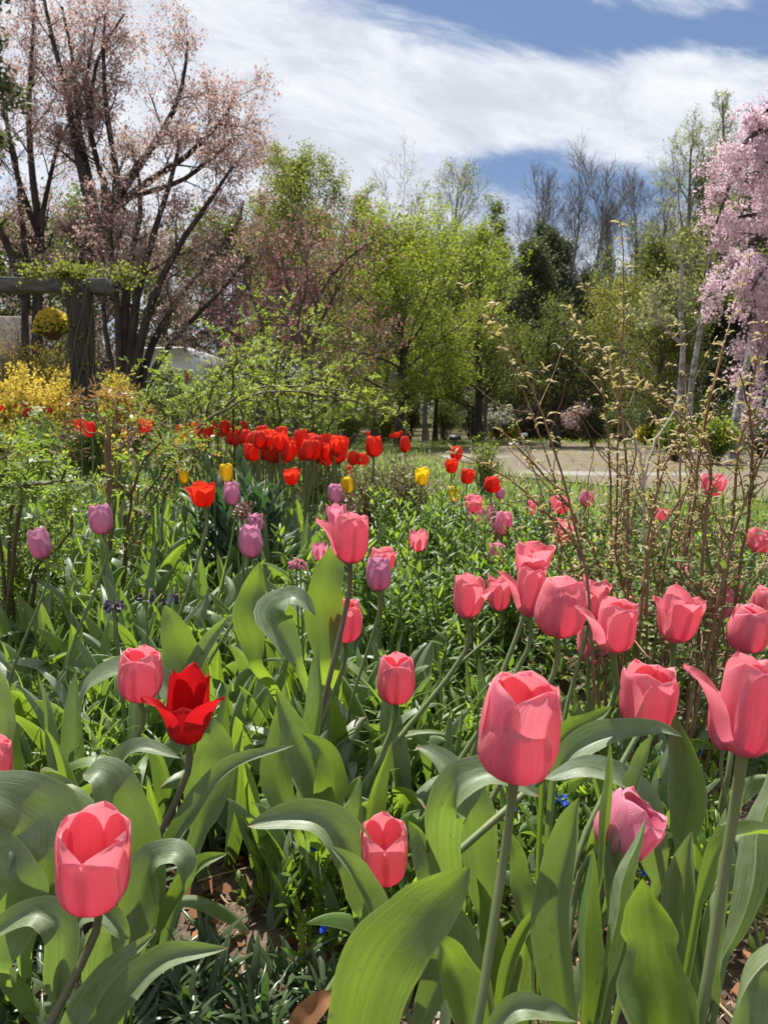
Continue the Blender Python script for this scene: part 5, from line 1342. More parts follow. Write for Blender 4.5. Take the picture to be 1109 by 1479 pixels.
# pebbles
g = Geo()
for _ in range(160):
    yy = .62 + 1.2 * rm.random(); xx = rm.uniform(-.5, .5) * yy
    V, F = lathe([(0, -.5), (.7, -.3), (1, .0), (.7, .4), (0, .55)], 7)
    V = V * (1 + rm.normal(0, .12, V.shape)) * rm.uniform(.003, .009) * np.array([1.2, 1, .7])
    g.add(V + [xx, yy, float(zg(xx, yy)) + .004], F)
tag(link('pebbles', g.mesh('pebbles', M['pebble'])), 'small pale pebbles in the soil', None, None, 'stuff')
# low leafy cover under everything in the bed
g = Geo()
n = 27000
y = 1.3 + 5.2 * rm.random(n) ** 1.3; x = rm.uniform(-.78, .95, n) * y
pn = np.sin(x * 4.1 + 1) * np.cos(y * 3.3 + x * 2) + .5 * np.sin(x * 11 + y * 7)
ok = (pn > -.35) & ~((x > 1.15 + .02 * y) & (y > 6)) & ~((x < -.20 * y) & (y < 1.7) & (rm.random(n) < .8))
x, y = x[ok], y[ok]; n = len(x)
hh = rm.uniform(0, .10, n) * (1 + .4 * np.sin(x * 9) * np.sin(y * 8)) + .04 * (y > 2)
g.add(*blades(np.stack([x, y, zg(x, y) + hh], -1), rm.uniform(0, 6.28, n), rm.uniform(.025, .07, n), rm.uniform(.008, .019, n), rm.uniform(.1, 1.4, n), rm.uniform(0, 1.2, n), K=3, fold=.3, prof=(.9, .75)))
lc = link('leafy_ground_cover', g.mesh('leafy_ground_cover', M['cover_leaf']))
tag(lc, 'low mixed green leaves covering the bed between the tulips', None, None, 'stuff')
# strap leaves and grass blades scattered through the bed
g = Geo()
n = 4200
y = 1.4 + 5.4 * rm.random(n) ** 1.2; x = rm.uniform(-.58, .12, n) * y
ok = ~((x > -.1) & (y < 1.5)); x, y = x[ok], y[ok]; n = len(x)
g.add(*blades(np.stack([x, y, zg(x, y)], -1), rm.uniform(0, 6.28, n), rm.uniform(.12, .30, n), rm.uniform(.006, .014, n), rm.uniform(.9, 1.5, n), rm.uniform(.2, 1.7, n), K=6, fold=.3))
tag(link('bulb_foliage', g.mesh('bulb_foliage', M['grass_blade'])), 'narrow bulb and grass leaves growing through the bed', None, None, 'stuff')
# rough grass at the rim of the clearing
g = Geo()
n = 26000
y = 5.5 + 18 * rm.random(n) ** 1.3; x = rm.uniform(-.6, .65, n) * y
dd = ((x - 4.7) / 3.7) ** 2 + ((y - 13.6) / 6.6) ** 2
ok = (dd > .93 + .25 * rm.random(n)) | (rm.random(n) < .05); x, y = x[ok], y[ok]; n = len(x)
g.add(*blades(np.stack([x, y, zg(x, y)], -1), rm.uniform(0, 6.28, n), rm.uniform(.05, .22, n), rm.uniform(.008, .02, n), rm.uniform(.6, 1.5, n), rm.uniform(.2, 1.3, n), K=3, fold=.2))
tag(link('rough_grass', g.mesh('rough_grass', M['grass_blade'])), 'rough grass around the bare clearing', None, None, 'stuff')

# ------------------------------------------------------------------ pergola, hanging basket, van, signs
PD = 7.6
pb = on_ground(*at(129, 700, PD)[:2])
perg = empty('pergola', pb, 'weathered wooden pergola with a thick post, overgrown beam and vine', 'pergola')
topz = at(129, 424, PD)[2]
zz = np.linspace(pb[2] - .05, topz, 14)
rp = np.random.default_rng(4)
P = np.stack([pb[0] + rp.normal(0, .004, 14), pb[1] + rp.normal(0, .004, 14), zz], -1)
link('post', Geo().add(*tubes(P, .115 + .006 * np.sin(np.arange(14) * 1.7), 14)).mesh('post', M['wood'], pb), perg)
e = at(157, 415, PD - .05); l = at(-120, 408, PD - .05 + .25)
mid = (e + l) / 2; vec = l - e
ang_b = math.atan2(vec[1], vec[0])
V, F = boxv((0, 0, 0), (np.linalg.norm(vec), .15, .135), 0, .008)
rot = np.array(Matrix.Rotation(ang_b, 3, 'Z') @ Matrix.Rotation(-math.asin(vec[2] / np.linalg.norm(vec)), 3, 'Y'))
link('beam', Geo().add(V @ rot.T + mid, F).mesh('beam', M['wood_grey'], pb, smooth=False), perg)
V, F = boxv((0, 0, 0), (.20, .16, .14), ang_b, .008)
link('beam_end', Geo().add(V + at(144, 414, PD - .22), F).mesh('beam_end', M['wood_grey'], pb, smooth=False), perg)
V, F = boxv((0, 0, 0), (.03, .03, .16), 0, .003)
link('bolt', Geo().add(V + at(121, 417, PD - .16), F).mesh('bolt', M['metal_wire'], pb, smooth=False), perg)
# vine: on top of the beam, wound down the post
vine = empty('climbing_vine', on_ground(*at(138, 700, PD - .2)[:2]), 'leafy vine heaped on the pergola beam and hanging down the post', 'vine')
vb = np.array(vine.location)
rv = np.random.default_rng(14)
ln = []
for k in range(5):
    a0 = k * .9
    tt = np.linspace(0, 1, 20)
    zc_ = vb[2] + (topz + .1 - vb[2]) * tt
    ln.append(np.stack([pb[0] + .122 * np.cos(a0 + 4 * tt), pb[1] + .122 * np.sin(a0 + 4 * tt), zc_], -1))
PV = np.stack(ln); RV = np.tile(np.linspace(.010, .005, 20), (5, 1))
top = []
for k in range(16):
    u = np.linspace(0, 1, 20); s = rv.uniform(-.05, .9)
    q = e + vec * (s * .55 + .35 * u * rv.uniform(-1, 1))[:, None] * .62
    top.append(q + np.stack([0 * u, rv.normal(0, .05) + 0 * u, .09 + .05 * np.sin(math.pi * u) * rv.uniform(.3, 1)], -1))
PT = np.stack(top); RT_ = np.full((16, 20), .005)
A1, B1 = grow(PT, RT_, 9, .05, .95, .11, 1.1, .2, .2, 5, rv, .6)
A2, B2 = grow(PV, RV, 8, .3, 1, .09, 1.2, -.2, .2, 5, rv, .4)
link('stems', Geo().add(*tubes(PV, RV, 5)).add(*tubes(PT, RT_, 5)).add(*tubes(A1, B1, 3)).add(*tubes(A2, B2, 3)).mesh('stems', M['cane_green'], vb), vine)
g = Geo(); leaf_cloud(g, A1, 1500, rv, .040, .03); leaf_cloud(g, A2, 420, rv, .035, .02); leaf_cloud(g, PT, 500, rv, .040, .03)
link('foliage', g.mesh('foliage', M['spring_leaf'], vb, smooth=False), vine)
# hanging basket
hc = at(76, 470, PD + .1); wb = at(74, 415, PD + .1)
bas = empty('hanging_basket', hc - [0, 0, .2], 'round hanging basket full of yellow flowers under the pergola beam', 'hanging basket')
bo = np.array(bas.location)
V, F = lathe([(0, -.13), (.06, -.12), (.10, -.07), (.115, .0), (.10, .0), (.0, -.02)], 18)
link('basket', Geo().add(V + hc + [0, 0, -.02], F).mesh('basket', M['coir'], bo), bas)
g = Geo()
for k in range(3):
    a = k * 2.094
    g.add(*tubes(np.array([hc + [.17 * math.cos(a), .17 * math.sin(a), -.02], wb]), np.array([.003, .003]), 4))
link('hanger', g.mesh('hanger', M['metal_wire'], bo), bas)
n = 1500
u = rand_unit(rv, n); u[:, 2] = np.abs(u[:, 2]) * 1.2 - .62
p = hc + u * .155 * rv.uniform(.7, 1.05, (n, 1)) + [0, 0, .02]
link('foliage', Geo().add(*quads(p, unit(u + rand_unit(rv, n)), unit(u + .3 * rand_unit(rv, n)), .04, .024)).mesh('foliage', M['green_leaf'], bo, smooth=False), bas)
n = 420
u = rand_unit(rv, n); u[:, 2] = np.abs(u[:, 2]) * 1.3 - .52
p = hc + u * .168 + [0, 0, .025]
g = Geo()
for k in range(3): g.add(*quads(p, rand_unit(rv, n), unit(u + .3 * rand_unit(rv, n)), .032, .028))
link('blossoms', g.mesh('blossoms', M['yellow_flower'], bo, smooth=False), bas)

# white van behind the shrubs
vd = 20.0
vq = at(226, 600, vd); vbase = on_ground(vq[0], vq[1])
vtop = at(250, 503, vd)[2] - vbase[2]
van = empty('van', vbase, 'white van parked behind the shrubs, only its roof and upper side showing', 'van')
Lv, Wv = 1.9, 4.6
prof = np.array([(-.93, .45), (-.95, .95), (-.90, 1.25), (-.72, vtop - .05), (-.62, vtop), (.86, vtop + .02), (.93, vtop - .06), (.95, 1.2), (.96, .9), (.93, .45)])
rings = []
for yv, s, zt in ((-.02, .97, .985), (.05, 1, 1), (4.3, 1, 1), (4.4, .96, .97)):
    r_ = prof.copy(); r_[:, 0] *= s; r_[:, 1] = .45 + (r_[:, 1] - .45) * zt
    rings.append(np.c_[r_[:, 0], np.full(len(r_), yv), r_[:, 1]])
Vb = np.concatenate(rings); kf = len(prof)
Fb = [gridf(kf, 4, True), np.array([list(range(kf))]), np.array([list(range(3 * kf, 4 * kf))[::-1]])]
link('body', Geo().add(Vb, Fb).mesh('body', M['van_paint'], smooth=False), van)
for nm, c_, s_, mt in (('rear_window', (.03, -.035, vtop - .80), (1.35, .02, .40), 'dark_glass'), ('bumper', (0, -.07, .52), (1.8, .12, .18), 'rubber'), ('tail_light', (-.84, -.035, 1.05), (.12, .03, .3), 'lamp_red'), ('tail_light', (.84, -.035, 1.05), (.12, .03, .3), 'lamp_red'), ('side_window', (.945, 2.6, vtop - .75), (.02, 1.3, .4), 'dark_glass'), ('side_window', (-.93, 2.6, vtop - .80), (.02, 1.3, .36), 'dark_glass')):
    V, F = boxv(c_, s_, 0, .012 if min(s_) > .03 else .004)
    link(nm, Geo().add(V, F).mesh(nm, M[mt], smooth=False), van)
for sx in (-.8, .8):
    for yy in (.8, 3.6):
        V, F = lathe([(0, -.1), (.2, -.1), (.3, -.09), (.34, -.05), (.34, .05), (.3, .09), (.2, .1), (0, .1)], 20)
        V = V[:, [2, 0, 1]] + [sx, yy, .34]
        link('wheel', Geo().add(V, F).mesh('wheel', M['rubber']), van)
# pale wall up the slope at the far left
wq = at(20, 600, 19); wbz = float(zg(wq[0], wq[1])) - .2
wt, wl = at(20, 459, 19)[2], at(20, 482, 19)[2]
V, F = boxv((wq[0] - 2.6, wq[1], (wt + wbz) / 2), (6.6, .3, wt - wbz), .05, .02)
tag(link('garden_wall', Geo().add(V, F).mesh('garden_wall', M['stucco'], smooth=False)), 'pale pinkish wall far behind the hanging basket', 'wall')

def sign(px, py, d, w_, h_, mat, label, tilt=.5, name='plant_sign'):
    c = at(px, py, d); gb = on_ground(c[0], c[1])
    root = empty(name, gb, label, 'sign')
    V, F = boxv((0, 0, 0), (w_, .008, h_), 0, .0)
    V = V @ np.array(Matrix.Rotation(-tilt, 3, 'X')).T + (c - gb)
    link('plate', Geo().add(V, F).mesh('plate', M[mat], smooth=False), root)
    link('stake', Geo().add(*tubes(np.array([[0, .01, -.03], c - gb + [0, .012, -.01]]), np.array([.008, .008]), 6)).mesh('stake', M['black_paint']), root)
sign(657, 632, 11, .175, .07, 'black_paint', 'small black plant sign on a stake at the rim of the clearing')
sign(757, 628, 21, .17, .10, 'white_plastic', 'small white plant label at the far rim of the clearing', .4)
sign(742, 641, 17, .22, .05, 'white_plastic', 'low white plant label lying near the far grass', 1.1)
sign(1000, 652, 15, .20, .08, 'white_plastic', 'white plant label in the grass behind the canes', .7)

# ------------------------------------------------------------------ trees
r9 = np.random.default_rng(99)
def limb_tree(name, label, base_px, d, lines, n_leaf, size, mats, k=(9, 6, 5), L=(1.6, .5, .5), bark='bark', seed=0, group=None, dep=.9, up=.35, droop=0.0, spread=.07, blossom=None, twig=.004, aspect=.55, t0=.3, sides=8, cat='tree'):
    """a tree whose main limbs follow the photo; smaller branches are grown on them"""
    rng = np.random.default_rng(seed)
    q = at(base_px, 600, d); base = on_ground(q[0], q[1])
    P0, R0 = limbs(lines, d, 0, 0, rng, dep=dep)
    P0[:, 0] = np.where(np.array([l[0][0][1] >= 590 for l in lines])[:, None], np.c_[P0[:, 0, :2], np.full(len(lines), base[2] - .05)], P0[:, 0])
    P1, R1 = grow(P0, R0, k[0], t0, .99, lambda t: L[0] * (1.15 - .6 * t), .75, up - droop * .3, .09, 8, rng, .36, rmin=twig * 2)
    P2, R2 = grow(P1, R1, k[1], .2, .99, lambda t: L[0] * L[1] * (1.1 - .5 * t), .7, up * .7 - droop, .12, 6, rng, .55, rmin=twig)
    P3, R3 = grow(P2, R2, k[2], .15, .99, lambda t: L[0] * L[1] * L[2] * np.ones_like(t), .65, up * .5 - droop, .14, 5, rng, .6, rmin=twig * .7)
    g = Geo()
    leaf_cloud(g, P3, int(n_leaf * .75), rng, size, spread, 0, aspect, droop=droop * .4)
    leaf_cloud(g, P2, n_leaf - int(n_leaf * .75), rng, size, spread, len(mats) - 1, aspect, droop=droop * .4)
    return make_plant(name, label, cat, group, base, {'mat': M[bark], 'trunk': [(P0, R0, sides)], 'branch': [(P1, R1, 5), (P2, R2, 4), (P3, R3, 3)]}, [('crown', g, [M[m] for m in mats])])
# bronze leaved cherries at the left
limb_tree('cherry_tree', 'bronze pink cherry with a thick forked leaning trunk behind the pergola', 112, 12.5, [
    ([(108, 620), (112, 470), (124, 385), (140, 335)], .15, .12), ([(140, 335), (128, 290), (108, 200), (96, 130), (72, 40), (60, -30)], .09, .02), ([(141, 336), (134, 280), (115, 190), (108, 100), (90, 10)], .08, .02),
    ([(140, 334), (168, 300), (172, 270), (160, 200), (150, 110), (152, 20)], .09, .02), ([(170, 285), (200, 240), (235, 190), (262, 130), (272, 60)], .08, .018), ([(168, 300), (215, 262), (270, 225), (320, 175), (338, 140)], .07, .016),
    ([(150, 325), (150, 260), (130, 190), (140, 90), (180, 20)], .06, .016), ([(185, 285), (260, 262), (310, 225), (345, 195)], .05, .014), ([(165, 300), (140, 230), (125, 130), (140, 30)], .06, .014)],
    25000, .050, ['cherry_leaf', 'cherry_leaf'], (10, 6, 5), (.85, .52, .5), 'bark', 71, None, .8, .12, twig=.003)
limb_tree('cherry_tree', 'slender bronze cherry at the picture edge, trunks rising behind the beam', 50, 13.5, [
    ([(56, 620), (54, 470), (56, 380), (58, 330)], .095, .08), ([(58, 330), (48, 260), (42, 170), (46, 90), (50, 10)], .07, .02), ([(57, 340), (30, 270), (14, 200), (4, 130), (-10, 60)], .06, .02), ([(58, 330), (70, 270), (88, 200), (120, 150)], .05, .015),
    ([(40, 620), (36, 470), (38, 380), (30, 290), (20, 210), (-5, 140)], .075, .02), ([(36, 420), (10, 350), (-20, 300), (-60, 250)], .09, .03)],
    13000, .050, ['cherry_leaf', 'cherry_leaf'], (9, 6, 5), (.95, .5, .5), 'bark', 72, None, .8, .12, twig=.003)
limb_tree('cherry_tree', 'many stemmed dusky cherry spreading between pergola and red maple', 185, 11.5, [
    ([(178, 620), (180, 500), (182, 430), (190, 370), (205, 290), (190, 210)], .09, .02), ([(182, 620), (190, 500), (200, 420), (225, 330), (250, 250), (262, 190)], .08, .02), ([(186, 620), (200, 510), (222, 430), (262, 350), (310, 280), (336, 240)], .08, .018),
    ([(190, 620), (212, 520), (245, 450), (290, 390), (340, 330), (352, 290)], .07, .016), ([(180, 620), (172, 500), (168, 420), (160, 340), (165, 260)], .06, .016), ([(192, 620), (225, 530), (270, 470), (320, 420), (360, 370)], .06, .014), ([(176, 620), (160, 520), (150, 440), (172, 360), (180, 300)], .05, .014)],
    17000, .046, ['cherry_leaf', 'cherry_dusk'], (8, 6, 5), (.75, .52, .5), 'bark', 73, None, 1.0, .08, twig=.003)
tree(-30, -80, 60, 11, 'needle', 5000, .10, 'dark pine bough tree in the top corner behind the cherries', None, .60, 'pine_tree', 'dome', (20, 7, 5), 'bark', 74, upt=.0, droop=.1, spread=.06, ang=(1.4, .9))
# red maple and redbud
limb_tree('maple_tree', 'loose red leaved maple with slim dark stems behind the rose thicket', 430, 10.0, [
    ([(432, 640), (434, 560), (442, 490), (460, 430), (490, 385), (530, 352)], .040, .012), ([(434, 640), (444, 560), (455, 490), (480, 430), (505, 390)], .035, .010), ([(428, 640), (415, 540), (425, 460), (410, 390), (402, 350)], .035, .01), ([(426, 640), (400, 550), (380, 470), (360, 420), (352, 380)], .03, .01), ([(430, 640), (450, 560), (430, 470), (445, 400), (440, 360)], .03, .01), ([(436, 640), (440, 600), (470, 560), (495, 535), (530, 500)], .03, .01)],
    5500, .045, ['maple_red', 'cherry_dusk'], (10, 6, 4), (.85, .5, .5), 'bark_brown', 75, None, .7, .3)
limb_tree('redbud', 'small redbud with pink blossom clusters among the cherry and maple stems', 385, 12.0, [
    ([(385, 630), (383, 540), (378, 470), (388, 420)], .05, .015), ([(386, 630), (395, 540), (405, 480), (415, 430)], .04, .012), ([(384, 630), (365, 550), (345, 490), (330, 450)], .04, .012)], 2600, .045, ['redbud_blossom', 'maple_red'], (10, 5, 4), (.8, .5, .5), 'bark_brown', 76, None, .5, .3, cat='tree')
# weeping pink cherry at the right
limb_tree('weeping_cherry', 'weeping cherry in full pale pink blossom at the edge of the picture', 1165, 12.0, [
    ([(1165, 640), (1182, 480), (1172, 330), (1162, 215)], .18, .10), ([(1172, 330), (1137, 243), (1097, 229), (1062, 246), (1034, 323)], .09, .02), ([(1167, 236), (1132, 194), (1102, 187), (1077, 204), (1062, 229)], .08, .02), ([(1162, 215), (1142, 173), (1122, 152), (1107, 159)], .08, .02),
    ([(1177, 400), (1132, 350), (1092, 345), (1062, 380), (1042, 420)], .08, .02), ([(1180, 450), (1142, 410), (1107, 415), (1082, 460), (1072, 520)], .07, .02), ([(1167, 229), (1172, 173), (1202, 145), (1242, 166)], .08, .02), ([(1172, 309), (1212, 229), (1252, 243)], .08, .02), ([(1180, 480), (1152, 450), (1122, 470), (1107, 530), (1102, 590)], .06, .02), ([(1172, 340), (1142, 323), (1082, 309), (1032, 335)], .06, .015), ([(1167, 222), (1147, 194), (1127, 187), (1107, 208)], .05, .015), ([(1162, 215), (1152, 180), (1134, 169), (1117, 187)], .05, .015), ([(1174, 380), (1152, 370), (1112, 380), (1084, 420)], .05, .015), ([(1180, 470), (1162, 440), (1132, 430), (1112, 470)], .05, .015), ([(1174, 330), (1152, 302), (1127, 250), (1102, 316)], .05, .015)],
    40000, .040, ['pink_blossom', 'pink_blossom'], (8, 6, 4), (.50, .55, .55), 'bark', 77, None, 1.4, -.2, .35, .035, aspect=.8)
# white birches
for k, (lines, lab) in enumerate([
    ([([(978, 625), (982, 560), (986, 500), (982, 440), (985, 380)], .055, .035), ([(986, 500), (965, 480), (945, 462)], .035, .015)], 'upright pale birch trunk between the small dark tree and the pink cherry'),
    ([([(992, 625), (1000, 540), (1012, 470), (1022, 400), (1030, 330)], .055, .028)], 'leaning pale birch trunk beside the upright one'),
    ([([(1058, 640), (1066, 580), (1082, 510), (1095, 450), (1105, 380)], .075, .04)], 'thick pale birch trunk leaning in front of the pink cherry')]):
    limb_tree('birch_tree', lab, lines[0][0][0][0], 13.5, lines, 1500, .05, ['pale_leaf'], (8, 5, 4), (.8, .5, .5), 'birch', 80 + k, None, .3, .4, t0=.55)

GR = 'trees of the wood behind the garden'
S_ = 'lime_leaf'
tree(578, 300, 128, 19, ['lime_leaf', 'spring_leaf'], 52000, .058, 'broad lime green tree with a dark forked trunk beyond the clearing', None, .20, 'tree', 'round', (26, 8, 5), 'bark', 101, upt=.15, spread=.11, rscale=1.1)
tree(690, 330, 70, 22, ['lime_leaf', 'spring_leaf'], 24000, .058, 'lime green tree leaning against the broad forked one, toward the dark conifers', None, .16, 'tree', 'round', (20, 8, 5), 'bark', 102, upt=.2, spread=.12)
tree(458, 236, 82, 27, ['spring_leaf', 'olive_leaf'], 44000, .08, 'tallest dense yellow green tree rising behind the red maple', None, .22, 'tree', 'round', (24, 8, 5), 'bark_grey', 103, upt=.35, spread=.16)
tree(398, 268, 56, 29, ['spring_leaf', 'olive_leaf'], 16000, .10, 'yellow green tree between the cherries and the tallest dense one', None, .2, 'tree', 'round', (18, 7, 5), 'bark_grey', 104, upt=.3, spread=.16)
tree(566, 224, 50, 33, ['pale_leaf'], 2600, .08, 'nearly bare airy tree peeking over the broad lime green one', None, .35, 'tree', 'vase', (18, 9, 7), 'bark_grey', 105, upt=.5, spread=.12, twig=.008)
tree(640, 246, 62, 34, ['pale_leaf'], 3600, .08, 'rounded sparse tree with fine pale twigs above the lime green ones', None, .32, 'tree', 'round', (22, 9, 7), 'bark_grey', 106, upt=.5, spread=.12, twig=.008)
tree(722, 302, 46, 32, ['olive_leaf', 'spring_leaf'], 13000, .10, 'olive green tree beside the dark conifers', None, .15, 'tree', 'dome', (18, 7, 5), 'bark_grey', 107, upt=.3, spread=.16)
tree(510, 290, 56, 30, ['spring_leaf', 'olive_leaf'], 14000, .10, 'yellow green tree filling the gap under the nearly bare airy one', None, .15, 'tree', 'round', (18, 7, 5), 'bark_grey', 108, upt=.3, spread=.16)
# dark conifers
for k, (px, top, hw, d, nl, lab) in enumerate([(792, 335, 100, 29, 24000, 'dark conifer behind the bare trees, its tip below their crowns'), (755, 365, 70, 27, 14000, 'smaller dark conifer beside the olive tree'), (858, 400, 40, 30, 12000, 'low dark conifer under the tallest bare tree'), (1075, 170, 70, 22, 16000, 'tall dark conifer towering behind the pink cherry'), (1030, 250, 50, 23, 10000, 'dark conifer between the pale birch crown and the pink cherry'), (820, 450, 30, 25, 6000, 'short dark conifer behind the small round tree')]):
    tree(px, top, hw, d, 'needle', nl, .13, lab, None, .06, 'conifer', 'cone', (60, 8, 4), 'bark', 120 + k, upt=.05, droop=.12, spread=.08, ang=(1.5, 1.0))
# bare trees
for k, (px, top, hw, d, lab) in enumerate([(788, 255, 34, 31, 'slim bare tree, first of the leafless row beside the dark conifer'), (822, 238, 30, 32, 'bare tree with upright twigs between the first and the tallest leafless ones'), (858, 228, 40, 31, 'tallest bare tree of the leafless row'), (886, 300, 26, 33, 'short bare tree just past the tallest leafless one'), (915, 248, 30, 34, 'bare tree at the end of the leafless row, next to the pale birch crown'), (775, 310, 40, 36, 'fine twigged bare tree low behind the leafless row'), (940, 270, 30, 35, 'thin bare tree half behind the pale birch crown')]):
    tree(px, top, hw, d, 'pale_leaf', 120, .05, lab, 'leafless trees', .28, 'bare_tree', 'vase', (30, 12, 8), 'bark_grey', 140 + k, upt=.6, spread=.05, twig=.009, ang=(.8, .4), rscale=.7)
tree(985, 188, 58, 22, ['pale_leaf', 'spring_leaf'], 5200, .06, 'tall airy birch crown with pale new leaves against the cloud', None, .40, 'birch_tree', 'round', (24, 8, 6), 'bark_grey', 150, upt=.45, spread=.09, twig=.005)
tree(1035, 150, 40, 24, ['pale_leaf', 'spring_leaf'], 3600, .06, 'second airy pale tree beside the dark tall conifer', None, .4, 'birch_tree', 'round', (20, 8, 6), 'bark_grey', 151, upt=.45, spread=.09, twig=.005)
tree(955, 345, 92, 17.5, ['olive_leaf', 'green_leaf'], 26000, .06, 'wide green tree with layered foliage behind the birch trunks', None, .12, 'tree', 'round', (24, 8, 5), 'bark_brown', 152, upt=.05, spread=.08)
tree(890, 400, 62, 25, ['yellow_leaf', 'olive_leaf'], 12000, .08, 'mustard yellow tree under the bare row', None, .1, 'tree', 'round', (20, 7, 5), 'bark_grey', 153, upt=.25, spread=.12)
limb_tree('tree', 'small round topped dark tree with a clear trunk at the far rim of the clearing', 802, 18.5, [([(802, 626), (802, 600), (801, 585)], .14, .11), ([(801, 586), (780, 560), (758, 530), (750, 500)], .07, .02), ([(801, 586), (796, 550), (790, 510), (795, 470)], .07, .02), ([(801, 586), (820, 555), (838, 520), (850, 490)], .07, .02), ([(801, 588), (812, 540), (818, 500), (815, 465)], .06, .02), ([(801, 590), (770, 570), (745, 555)], .05, .02), ([(801, 590), (832, 570), (858, 550)], .05, .02)],
          15000, .05, ['olive_leaf', 'green_leaf'], (12, 7, 5), (.85, .5, .5), 'bark', 154, None, .9, .15)
# slim trunks at the far rim
for k, (px, d, lab, top, hw) in enumerate([(615, 22, 'slim grey trunked tree standing at the rim left of the sign', 430, 40), (628, 23, 'thin dark tree beside the grey trunked one', 470, 30), (700, 23, 'dark trunked small tree between the broad lime tree and the round dark one', 480, 40), (745, 25, 'thin grey tree with reddish twigs before the conifers', 470, 36), (540, 24, 'small leafy tree left of the broad forked trunk', 430, 46), (500, 22, 'bushy young tree behind the arching rose cane', 440, 50)]):
    tree(px, top, hw, d, ['olive_leaf', 'spring_leaf'], 5000, .07, lab, None, .38, 'tree', 'round', (16, 7, 4), 'bark' if k % 2 else 'bark_grey', 160 + k, upt=.3, spread=.10)
# the wood behind: each a tree, distant
WOOD = [(-20, 300, 80), (60, 330, 70), (150, 290, 80), (240, 320, 80), (320, 310, 70), (380, 330, 60), (440, 330, 60), (530, 360, 60), (600, 350, 60), (660, 360, 60), (730, 390, 60), (800, 420, 60), (860, 420, 60), (930, 400, 60), (990, 330, 70), (1060, 320, 80), (1130, 250, 80), (560, 420, 60), (690, 440, 60), (760, 450, 60), (840, 470, 60), (470, 430, 60)]
for k, (px, top, hw) in enumerate(WOOD):
    mt = [['spring_leaf', 'olive_leaf'], ['olive_leaf', 'green_leaf'], ['cherry_dusk', 'olive_leaf'], ['green_leaf', 'dark_shrub']][(k * 7 + (0 if 350 < px < 700 else 1)) % 4]
    tree(px, top, hw * 1.3, 37 + 6 * r9.random(), mt, 12000, .20, 'distant leafy tree closing the view in the wood behind the garden', GR, .08, 'woodland_tree', 'round', (20, 7, 4), 'bark_grey', 180 + k, upt=.25, spread=.28, twig=.012)
# understorey shrubs along the far rim
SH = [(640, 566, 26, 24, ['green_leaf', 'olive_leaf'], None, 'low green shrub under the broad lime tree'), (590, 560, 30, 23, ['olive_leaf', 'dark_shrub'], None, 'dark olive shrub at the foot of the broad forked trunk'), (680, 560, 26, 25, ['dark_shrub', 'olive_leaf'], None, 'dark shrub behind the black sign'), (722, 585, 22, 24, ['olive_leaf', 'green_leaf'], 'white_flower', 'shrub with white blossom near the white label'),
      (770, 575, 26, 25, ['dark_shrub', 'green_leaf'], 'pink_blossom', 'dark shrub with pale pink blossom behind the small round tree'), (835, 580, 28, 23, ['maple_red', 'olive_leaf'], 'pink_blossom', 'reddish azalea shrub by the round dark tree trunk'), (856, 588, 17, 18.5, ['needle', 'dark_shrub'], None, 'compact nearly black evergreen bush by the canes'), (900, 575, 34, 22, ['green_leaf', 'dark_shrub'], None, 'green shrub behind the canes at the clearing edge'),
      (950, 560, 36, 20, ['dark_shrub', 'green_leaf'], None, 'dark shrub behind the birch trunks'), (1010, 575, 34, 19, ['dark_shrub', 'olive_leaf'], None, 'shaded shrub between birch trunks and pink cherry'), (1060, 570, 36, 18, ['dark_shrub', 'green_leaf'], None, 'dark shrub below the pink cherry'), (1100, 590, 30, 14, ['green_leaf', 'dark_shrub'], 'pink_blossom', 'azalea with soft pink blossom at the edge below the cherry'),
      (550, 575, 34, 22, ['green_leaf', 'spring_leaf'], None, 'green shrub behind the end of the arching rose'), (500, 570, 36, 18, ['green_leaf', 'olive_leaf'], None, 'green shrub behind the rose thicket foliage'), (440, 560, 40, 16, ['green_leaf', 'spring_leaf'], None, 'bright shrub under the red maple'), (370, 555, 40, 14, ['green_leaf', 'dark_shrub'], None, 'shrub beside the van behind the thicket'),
      (335, 550, 30, 16, ['olive_leaf', 'green_leaf'], None, 'olive shrub just past the white van'), (250, 533, 54, 14, ['green_leaf', 'dark_shrub'], None, 'dark green shrub in front of the white van'), (190, 560, 34, 10, ['green_leaf', 'dark_shrub'], None, 'shaded shrub beside the pergola post'), (1035, 600, 26, 12, ['lime_leaf', 'fresh_leaf'], None, 'fresh lime shrub at the clearing edge behind canes'), (975, 598, 26, 13, ['fresh_leaf', 'green_leaf'], None, 'fresh green shrub behind the pale bleached twigs')]
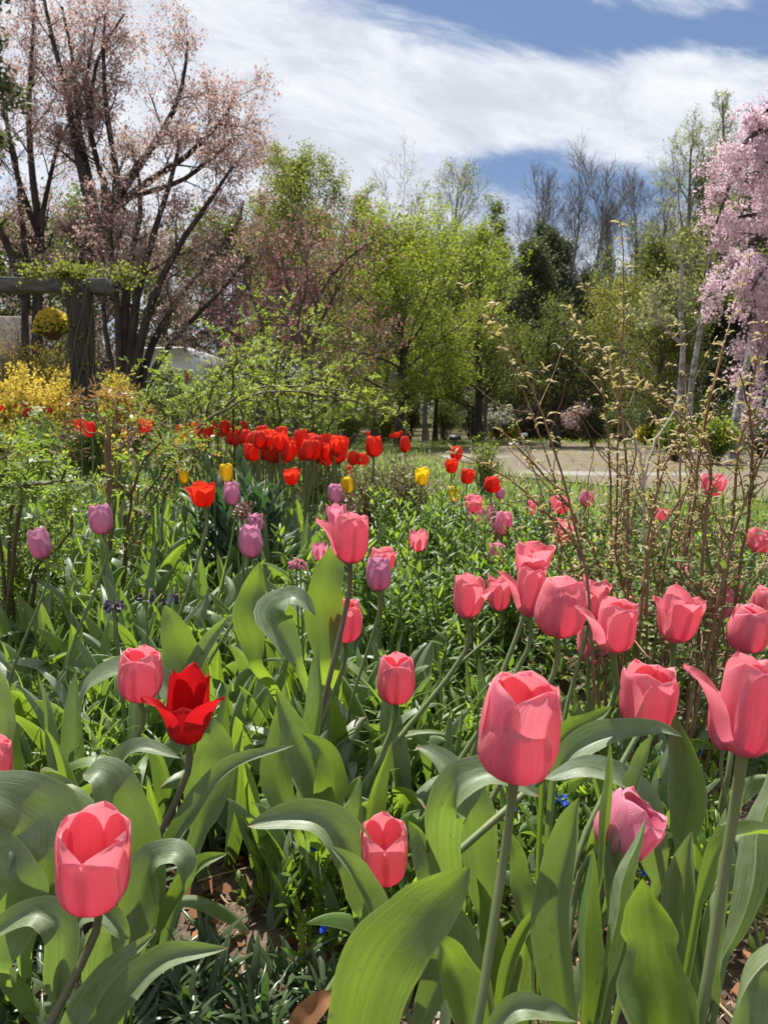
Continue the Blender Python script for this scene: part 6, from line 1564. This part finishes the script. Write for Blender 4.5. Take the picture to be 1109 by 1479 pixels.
for k, (px, top, hw, d, mt, fl, lab) in enumerate(SH):
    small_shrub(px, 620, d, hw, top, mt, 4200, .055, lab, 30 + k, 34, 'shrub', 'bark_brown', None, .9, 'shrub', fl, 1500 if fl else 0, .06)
small_shrub(128, 640, 6.2, 44, 586, ['green_leaf', 'cover_leaf'], 2600, .034, 'low green plants hiding the foot of the pergola post', 131, 40, 'low_shrub', 'stem')
small_shrub(50, 640, 6.6, 60, 590, ['cover_leaf', 'olive_leaf'], 2600, .034, 'low green plants in front of the yellow forsythia mound', 132, 40, 'low_shrub', 'stem')
# daffodil strip at the far rim
for k, px in enumerate((720, 738, 934, 950, 560)):
    small_shrub(px, 622, 20 if px > 900 else 25, 14, 616, ['fresh_leaf', 'yellow_flower'], 700, .07, 'far strip of yellow daffodils along the rim of the wood', 70 + k, 24, 'daffodil_patch', 'stem', 'far daffodil patches', .6, 'flower clump', 'yellow_flower', 500, .07)
# forsythia and yellow shrubs around the pergola
for k, (px, py, d, hw, top, nf, lab) in enumerate([(40, 600, 8.3, 64, 527, 4200, 'low bright yellow forsythia mound in front of the pergola post'), (96, 600, 8.6, 30, 532, 1800, 'yellow forsythia mound touching the pergola post'), (172, 600, 8.7, 28, 534, 1500, 'small yellow forsythia just past the pergola post'), (20, 600, 13, 60, 478, 1600, 'loose yellow forsythia under the hanging basket'), (90, 600, 13, 40, 490, 700, 'thin yellow forsythia behind the pergola post'), (-10, 600, 5.6, 36, 575, 500, 'green and yellow shrub at the picture edge below the forsythia')]):
    small_shrub(px, py, d, hw, top, ['yellow_flower' if k < 3 else 'yellow_leaf', 'olive_leaf'], 3800, .026, lab, 90 + k, 54, 'forsythia', 'bark_brown', None, .7, 'shrub', 'yellow_flower', nf * 2, .028)
for k, (px, top, hw, d, lab) in enumerate([(150, 470, 50, 16, 'brown twiggy shrub behind the pergola post'), (230, 480, 60, 24, 'brown twiggy shrub behind the white van roofline'), (335, 480, 50, 22, 'dusky shrub between van and redbud'), (60, 440, 60, 17, 'dusky shrub behind the hanging basket')]):
    small_shrub(px, 620, d, hw, top, ['cherry_dusk', 'olive_leaf'], 3800, .05, lab, 110 + k, 60, 'shrub', 'bark', None, .6, 'shrub')
